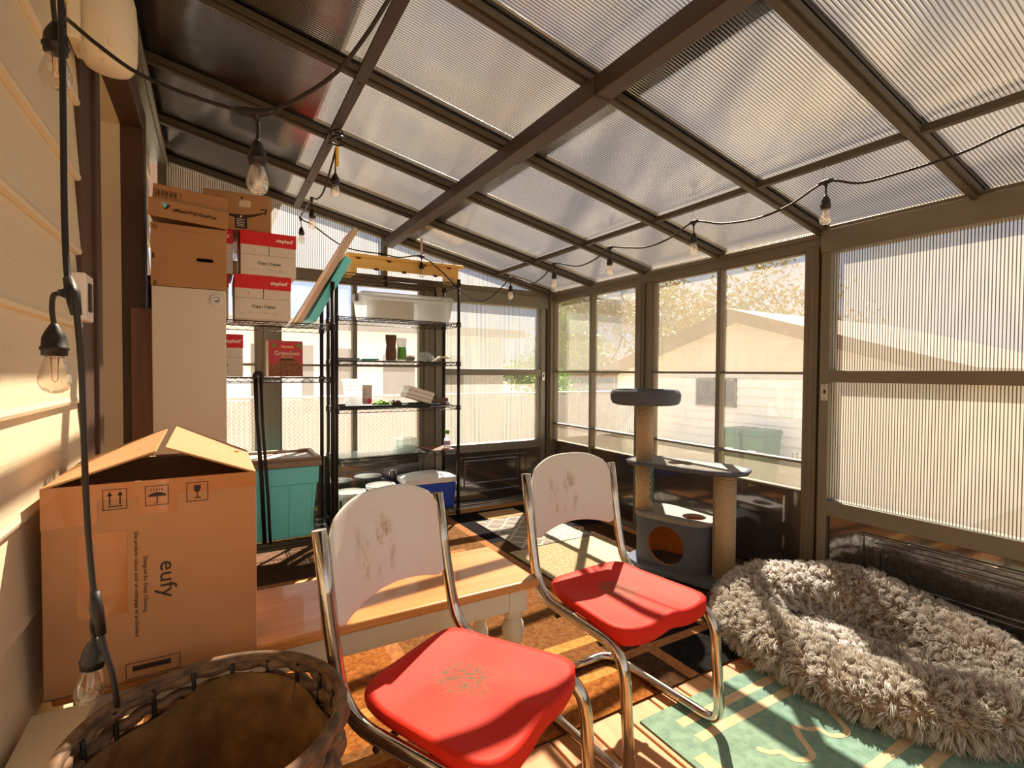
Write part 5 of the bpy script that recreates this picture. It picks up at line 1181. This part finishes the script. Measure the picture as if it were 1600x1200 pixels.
def build_outside():
    # garage gable with siding
    x0, x1, ya, yb, ap, sl = 8.0, 13.5, 2.62, 8.82, 5.72, .308
    t = thing('garage', 'white sided garage with grey brown gable edge beyond the right windows', 'garage', (x0, ap, -.8))
    def top(y): return 2.20-abs(y-ap)*sl
    b = MB(); k = 0; z = -.8
    while z < 2.2:
        z2 = min(z+.155, 2.2); w0 = ya if z < top(ya) else None
        yl = max(ya, ap-(2.2-z2)/sl) if z2 > top(ya) else ya; yr = min(yb, ap+(2.2-z2)/sl) if z2 > top(yb) else yb
        yl0 = max(ya, ap-(2.2-z)/sl) if z > top(ya) else ya; yr0 = min(yb, ap+(2.2-z)/sl) if z > top(yb) else yb
        if yr0-yl0 < .05: break
        b.add([(x0-.022, yl0, z), (x0-.022, yr0, z), (x0, yr, z2), (x0, yl, z2), (x0, yl0, z), (x0, yr0, z)], [(0, 3, 2, 1), (0, 1, 5, 4)]); z += .155
    b.box(x0+.001, x1, ya, yb, -.8, 1.2)
    b.build('wall', 'extsiding', t)
    b = MB()
    for s in (-1, 1):
        e = ap+s*3.35
        b.hexa([(x0-.30, ap, 2.06), (x1, ap, 2.06), (x1, e, 2.06-3.35*sl), (x0-.30, e, 2.06-3.35*sl), (x0-.30, ap, 2.27), (x1, ap, 2.27), (x1, e, 2.27-3.35*sl), (x0-.30, e, 2.27-3.35*sl)])
    b.build('roof', 'extroof', t)
    b = MB(); b.box(x0-.04, x0+.01, 5.73, 6.59, .54, 1.04); w = b.build('window', 'extdark', t); b = MB()
    strips = [(5.73, 5.76), (6.145, 6.17), (6.56, 6.59)]
    for p, q in strips: b.box(x0-.05, x0-.04, p, q, .54, 1.04)
    b.box(x0-.05, x0-.04, 5.73, 6.59, .54, .57); b.box(x0-.05, x0-.04, 5.73, 6.59, 1.01, 1.04); b.build('window_frame', 'extroof', w)
    # bins
    for lab, yc in (('green wheeled bin by the garage, left of the pair', 5.27), ('green wheeled bin by the garage, right of the pair', 4.88)):
        t = thing('wheeled_bin', lab, 'bin', (7.45, yc, -.8), 0, 'green wheeled bins at the garage'); b = MB()
        b.frustum((7.24, 7.62, yc-.13, yc+.13), (7.18, 7.70, yc-.17, yc+.17), -.74, .18); b.build('bin_body', 'greenbin', t, bevel=.02)
        b = MB(); b.frustum((7.15, 7.74, yc-.18, yc+.18), (7.20, 7.74, yc-.16, yc+.16), .18, .26); b.build('bin_lid', 'greenbin', t, bevel=.02)
        b = MB(); b.box(7.195, 7.212, yc-.06, yc+.08, -.08, .03); b.build('sticker', 'whitep', t)
        for s in (-1, 1): b = MB(); b.lathe([(.0, -.02), (.09, -.02), (.09, .02), (0, .02)], 20, frame((7.62, yc+s*.16, -.705), (1, 0, 0), (0, 0, 1))); b.build('wheel', 'blackp', t)
    # chain link fence with slats
    t = thing('chain_link_fence', 'chain link fence with white slats behind the back windows', 'fence', (0, 7.5, -.8)); b = MB()
    x = -7.; 
    while x < 7.6: b.box(x, x+.052, 7.498, 7.503, -.75, .74); x += .06
    b.build('privacy_slats', 'slat', t)
    b = MB()
    for k in range(-20, 256):
        xa = -7+.0575*k
        for s in (1, -1):
            p, q = (xa, xa+s*1.5) if s == 1 else (xa+1.5, xa)
            if min(p, q) < -7 or max(p, q) > 7.6: continue
            b.hexa([(p-.004, 7.484, -.75), (p+.004, 7.484, -.75), (p+.004, 7.492, -.75), (p-.004, 7.492, -.75), (q-.004, 7.484, .75), (q+.004, 7.484, .75), (q+.004, 7.492, .75), (q-.004, 7.492, .75)])
    b.build('wire_mesh', 'wirem', t)
    for k in range(7): b = MB(); b.tube([(-6.9+2.45*k, 7.53, -.8), (-6.9+2.45*k, 7.53, .80)], .03, 8); b.build('post', 'wirem', t)
    b = MB(); b.tube([(-7, 7.51, .775), (7.6, 7.51, .775)], .02, 8); b.build('top_rail', 'wirem', t)
    # neighbouring house behind
    t = thing('neighbour_house', 'long pale single storey house beyond the fence', 'house', (-3, 12, -.8))
    b = MB(); z = -.8
    while z < 2.0: b.add([(-12, 11-.01, z), (6.2, 11-.01, z), (6.2, 11, z+.2), (-12, 11, z+.2)], [(0, 1, 2, 3)]); z += .2
    b.box(-12, 6.2, 11.001, 17, -.8, 2.0); b.build('wall', 'extsiding', t)
    b = MB(); b.hexa([(-12.4, 10.6, 1.98), (6.6, 10.6, 1.98), (6.6, 17.4, 2.2), (-12.4, 17.4, 2.2), (-12.4, 10.6, 2.16), (6.6, 10.6, 2.16), (6.6, 17.4, 2.45), (-12.4, 17.4, 2.45)]); b.build('roof', 'inkgrey', t)
    for xa, xb, za, zb in ((-2.3, -1.5, .3, 1.6), (.62, 1.05, .25, 1.65), (1.55, 1.75, .3, 1.65), (2.0, 2.5, .3, 1.6), (3.2, 3.9, .2, 1.5), (4.6, 5.1, .4, 1.5)):
        b = MB(); b.box(xa, xb, 10.95, 11.0, za, zb); b.build('window', 'inkgrey', t)
    # grey shed behind the fence
    t = thing('garden_shed', 'low grey shed behind the fence beside the garage', 'shed', (10.2, 12.4, -.8)); b = MB(); b.box(9.1, 11.4, 12, 13.5, -.8, 1.02); b.build('wall', 'extgrey', t)
    b = MB(); b.box(9.0, 11.5, 11.9, 13.6, 1.02, 1.12); b.build('roof', 'extroof', t); b = MB(); b.box(9.9, 10.0, 11.97, 12.0, -.8, 1.02); b.box(10.7, 10.74, 11.97, 12.0, -.8, 1.02); b.build('post', 'wirem', t)
    tree('broad tree with pale yellow leaves behind the garage ridge, seen through left half', 15.0, 12.4, 7.5, 'leafy', 3, 1.1, 6, .09, stems=2)
    tree('broad tree with pale yellow leaves behind the garage, nearest the right post', 14.8, 8.6, 7.8, 'leafy', 8, 1.15, 7, .09, stems=2)
    tree('tall yellow leaved tree behind the shed, at the window mullion', 15.0, 17.2, 8.0, 'leafy', 21, 1., 12, .11)
    tree('dense light green tree beyond the fence, nearest the back corner', 11.6, 16.4, 5.6, 'leafg', 5, .9, 26, .11)
    # conifer
    x, y = 16.2, 20.4; t = thing('conifer', 'small dark conifer far beyond the fence', 'tree', (x, y, -.8)); b = MB(); b.tube([(x, y, -.8), (x, y, 3.9)], [.14, .02], 8); b.build('trunk', 'bark', t)
    cs = [(x+(1-k/22)*.75*math.cos(2.4*k), y+(1-k/22)*.75*math.sin(2.4*k), 0+3.9*k/22) for k in range(22)]; leaves('foliage', 'leafd', t, cs, 150, (.28, .28, .14), .13, 4, (x, y, -.8))
    x, y = 5.85, 8.45; t = thing('shrub', 'bright green leafy shrub behind the white slatted fence', 'shrub', (x, y, -.8)); b = MB()
    for k in range(5): b.tube([(x, y, -.8), (x+.25*math.cos(k*1.3), y+.2*math.sin(k*1.3), .3), (x+.4*math.cos(k*1.3+.3), y+.3*math.sin(k*1.3), 1.1)], [.03, .02, .006], 6)
    b.build('stem', 'bark', t); cs = [(x+.38*math.cos(k*2.1), y+.3*math.sin(k*1.7), .3+.05*k) for k in range(18)]; leaves('foliage', 'leafg', t, cs, 90, (.17, .17, .15), .05, 6, (x, y, -.8))

# ------------------------------------------------------------------ light and camera
SUN = V3((.67, .74, 1.09)).normalized()
def build_light():
    w = bpy.data.worlds.new('sky'); scn.world = w; w.use_nodes = True; nt = w.node_tree; nt.nodes.clear()
    out = nt.nodes.new('ShaderNodeOutputWorld'); bg = nt.nodes.new('ShaderNodeBackground'); nt.links.new(bg.outputs[0], out.inputs[0])
    tc = nt.nodes.new('ShaderNodeTexCoord'); mp = nt.nodes.new('ShaderNodeMapping'); mp.inputs['Scale'].default_value = (1., 1., 2.2); nt.links.new(tc.outputs['Generated'], mp.inputs[0])
    nz = nt.nodes.new('ShaderNodeTexNoise'); nz.inputs['Scale'].default_value = 2.6; nz.inputs['Detail'].default_value = 7; nz.inputs['Roughness'].default_value = .58; nt.links.new(mp.outputs[0], nz.inputs[0])
    cl = ramp(nt, nz.outputs[0], [(.40, 0.), (.60, 1.)])
    c = mixc(nt, cl, (.52, .66, .95), (1.0, .98, .96)); nt.links.new(c, bg.inputs[0]); bg.inputs[1].default_value = WORLD
    l = bpy.data.lights.new('sun', 'SUN'); l.energy = SUNE; l.angle = math.radians(.6); l.color = (1., .955, .89)
    o = bpy.data.objects.new('sun', l); COL.objects.link(o); o.rotation_euler = SUN.to_track_quat('Z', 'Y').to_euler(); o.location = SUN*20
def build_camera():
    yaw, pitch, roll, f = math.radians(30.44060889), math.radians(1.38060711), math.radians(.35942525), 793.5325
    fw = V3((math.sin(yaw)*math.cos(pitch), math.cos(yaw)*math.cos(pitch), -math.sin(pitch))); r = V3((math.cos(yaw), -math.sin(yaw), 0)); u = r.cross(fw)
    c, s = math.cos(roll), math.sin(roll); r, u = c*r+s*u, -s*r+c*u
    cam = bpy.data.cameras.new('camera'); cam.sensor_fit = 'HORIZONTAL'; cam.sensor_width = 36; cam.lens = f/1600*36; cam.clip_start = .02; cam.clip_end = 300
    o = bpy.data.objects.new('camera', cam); COL.objects.link(o)
    o.matrix_world = Matrix(((r.x, u.x, -fw.x, 0), (r.y, u.y, -fw.y, 0), (r.z, u.z, -fw.z, 1.15), (0, 0, 0, 1))); scn.camera = o
WORLD, SUNE, EXPO = .72, 22.0, 1.42
def main():
    setup_materials()
    build_shell(); build_furniture(); build_boxes(); build_shelves(); build_lights(); build_outside(); build_light(); build_camera()
    v = scn.view_settings; scn.display_settings.display_device = 'sRGB'; v.view_transform = 'Standard'; v.look = 'None'; v.exposure = EXPO; v.gamma = 1; v.use_curve_mapping = False
main()
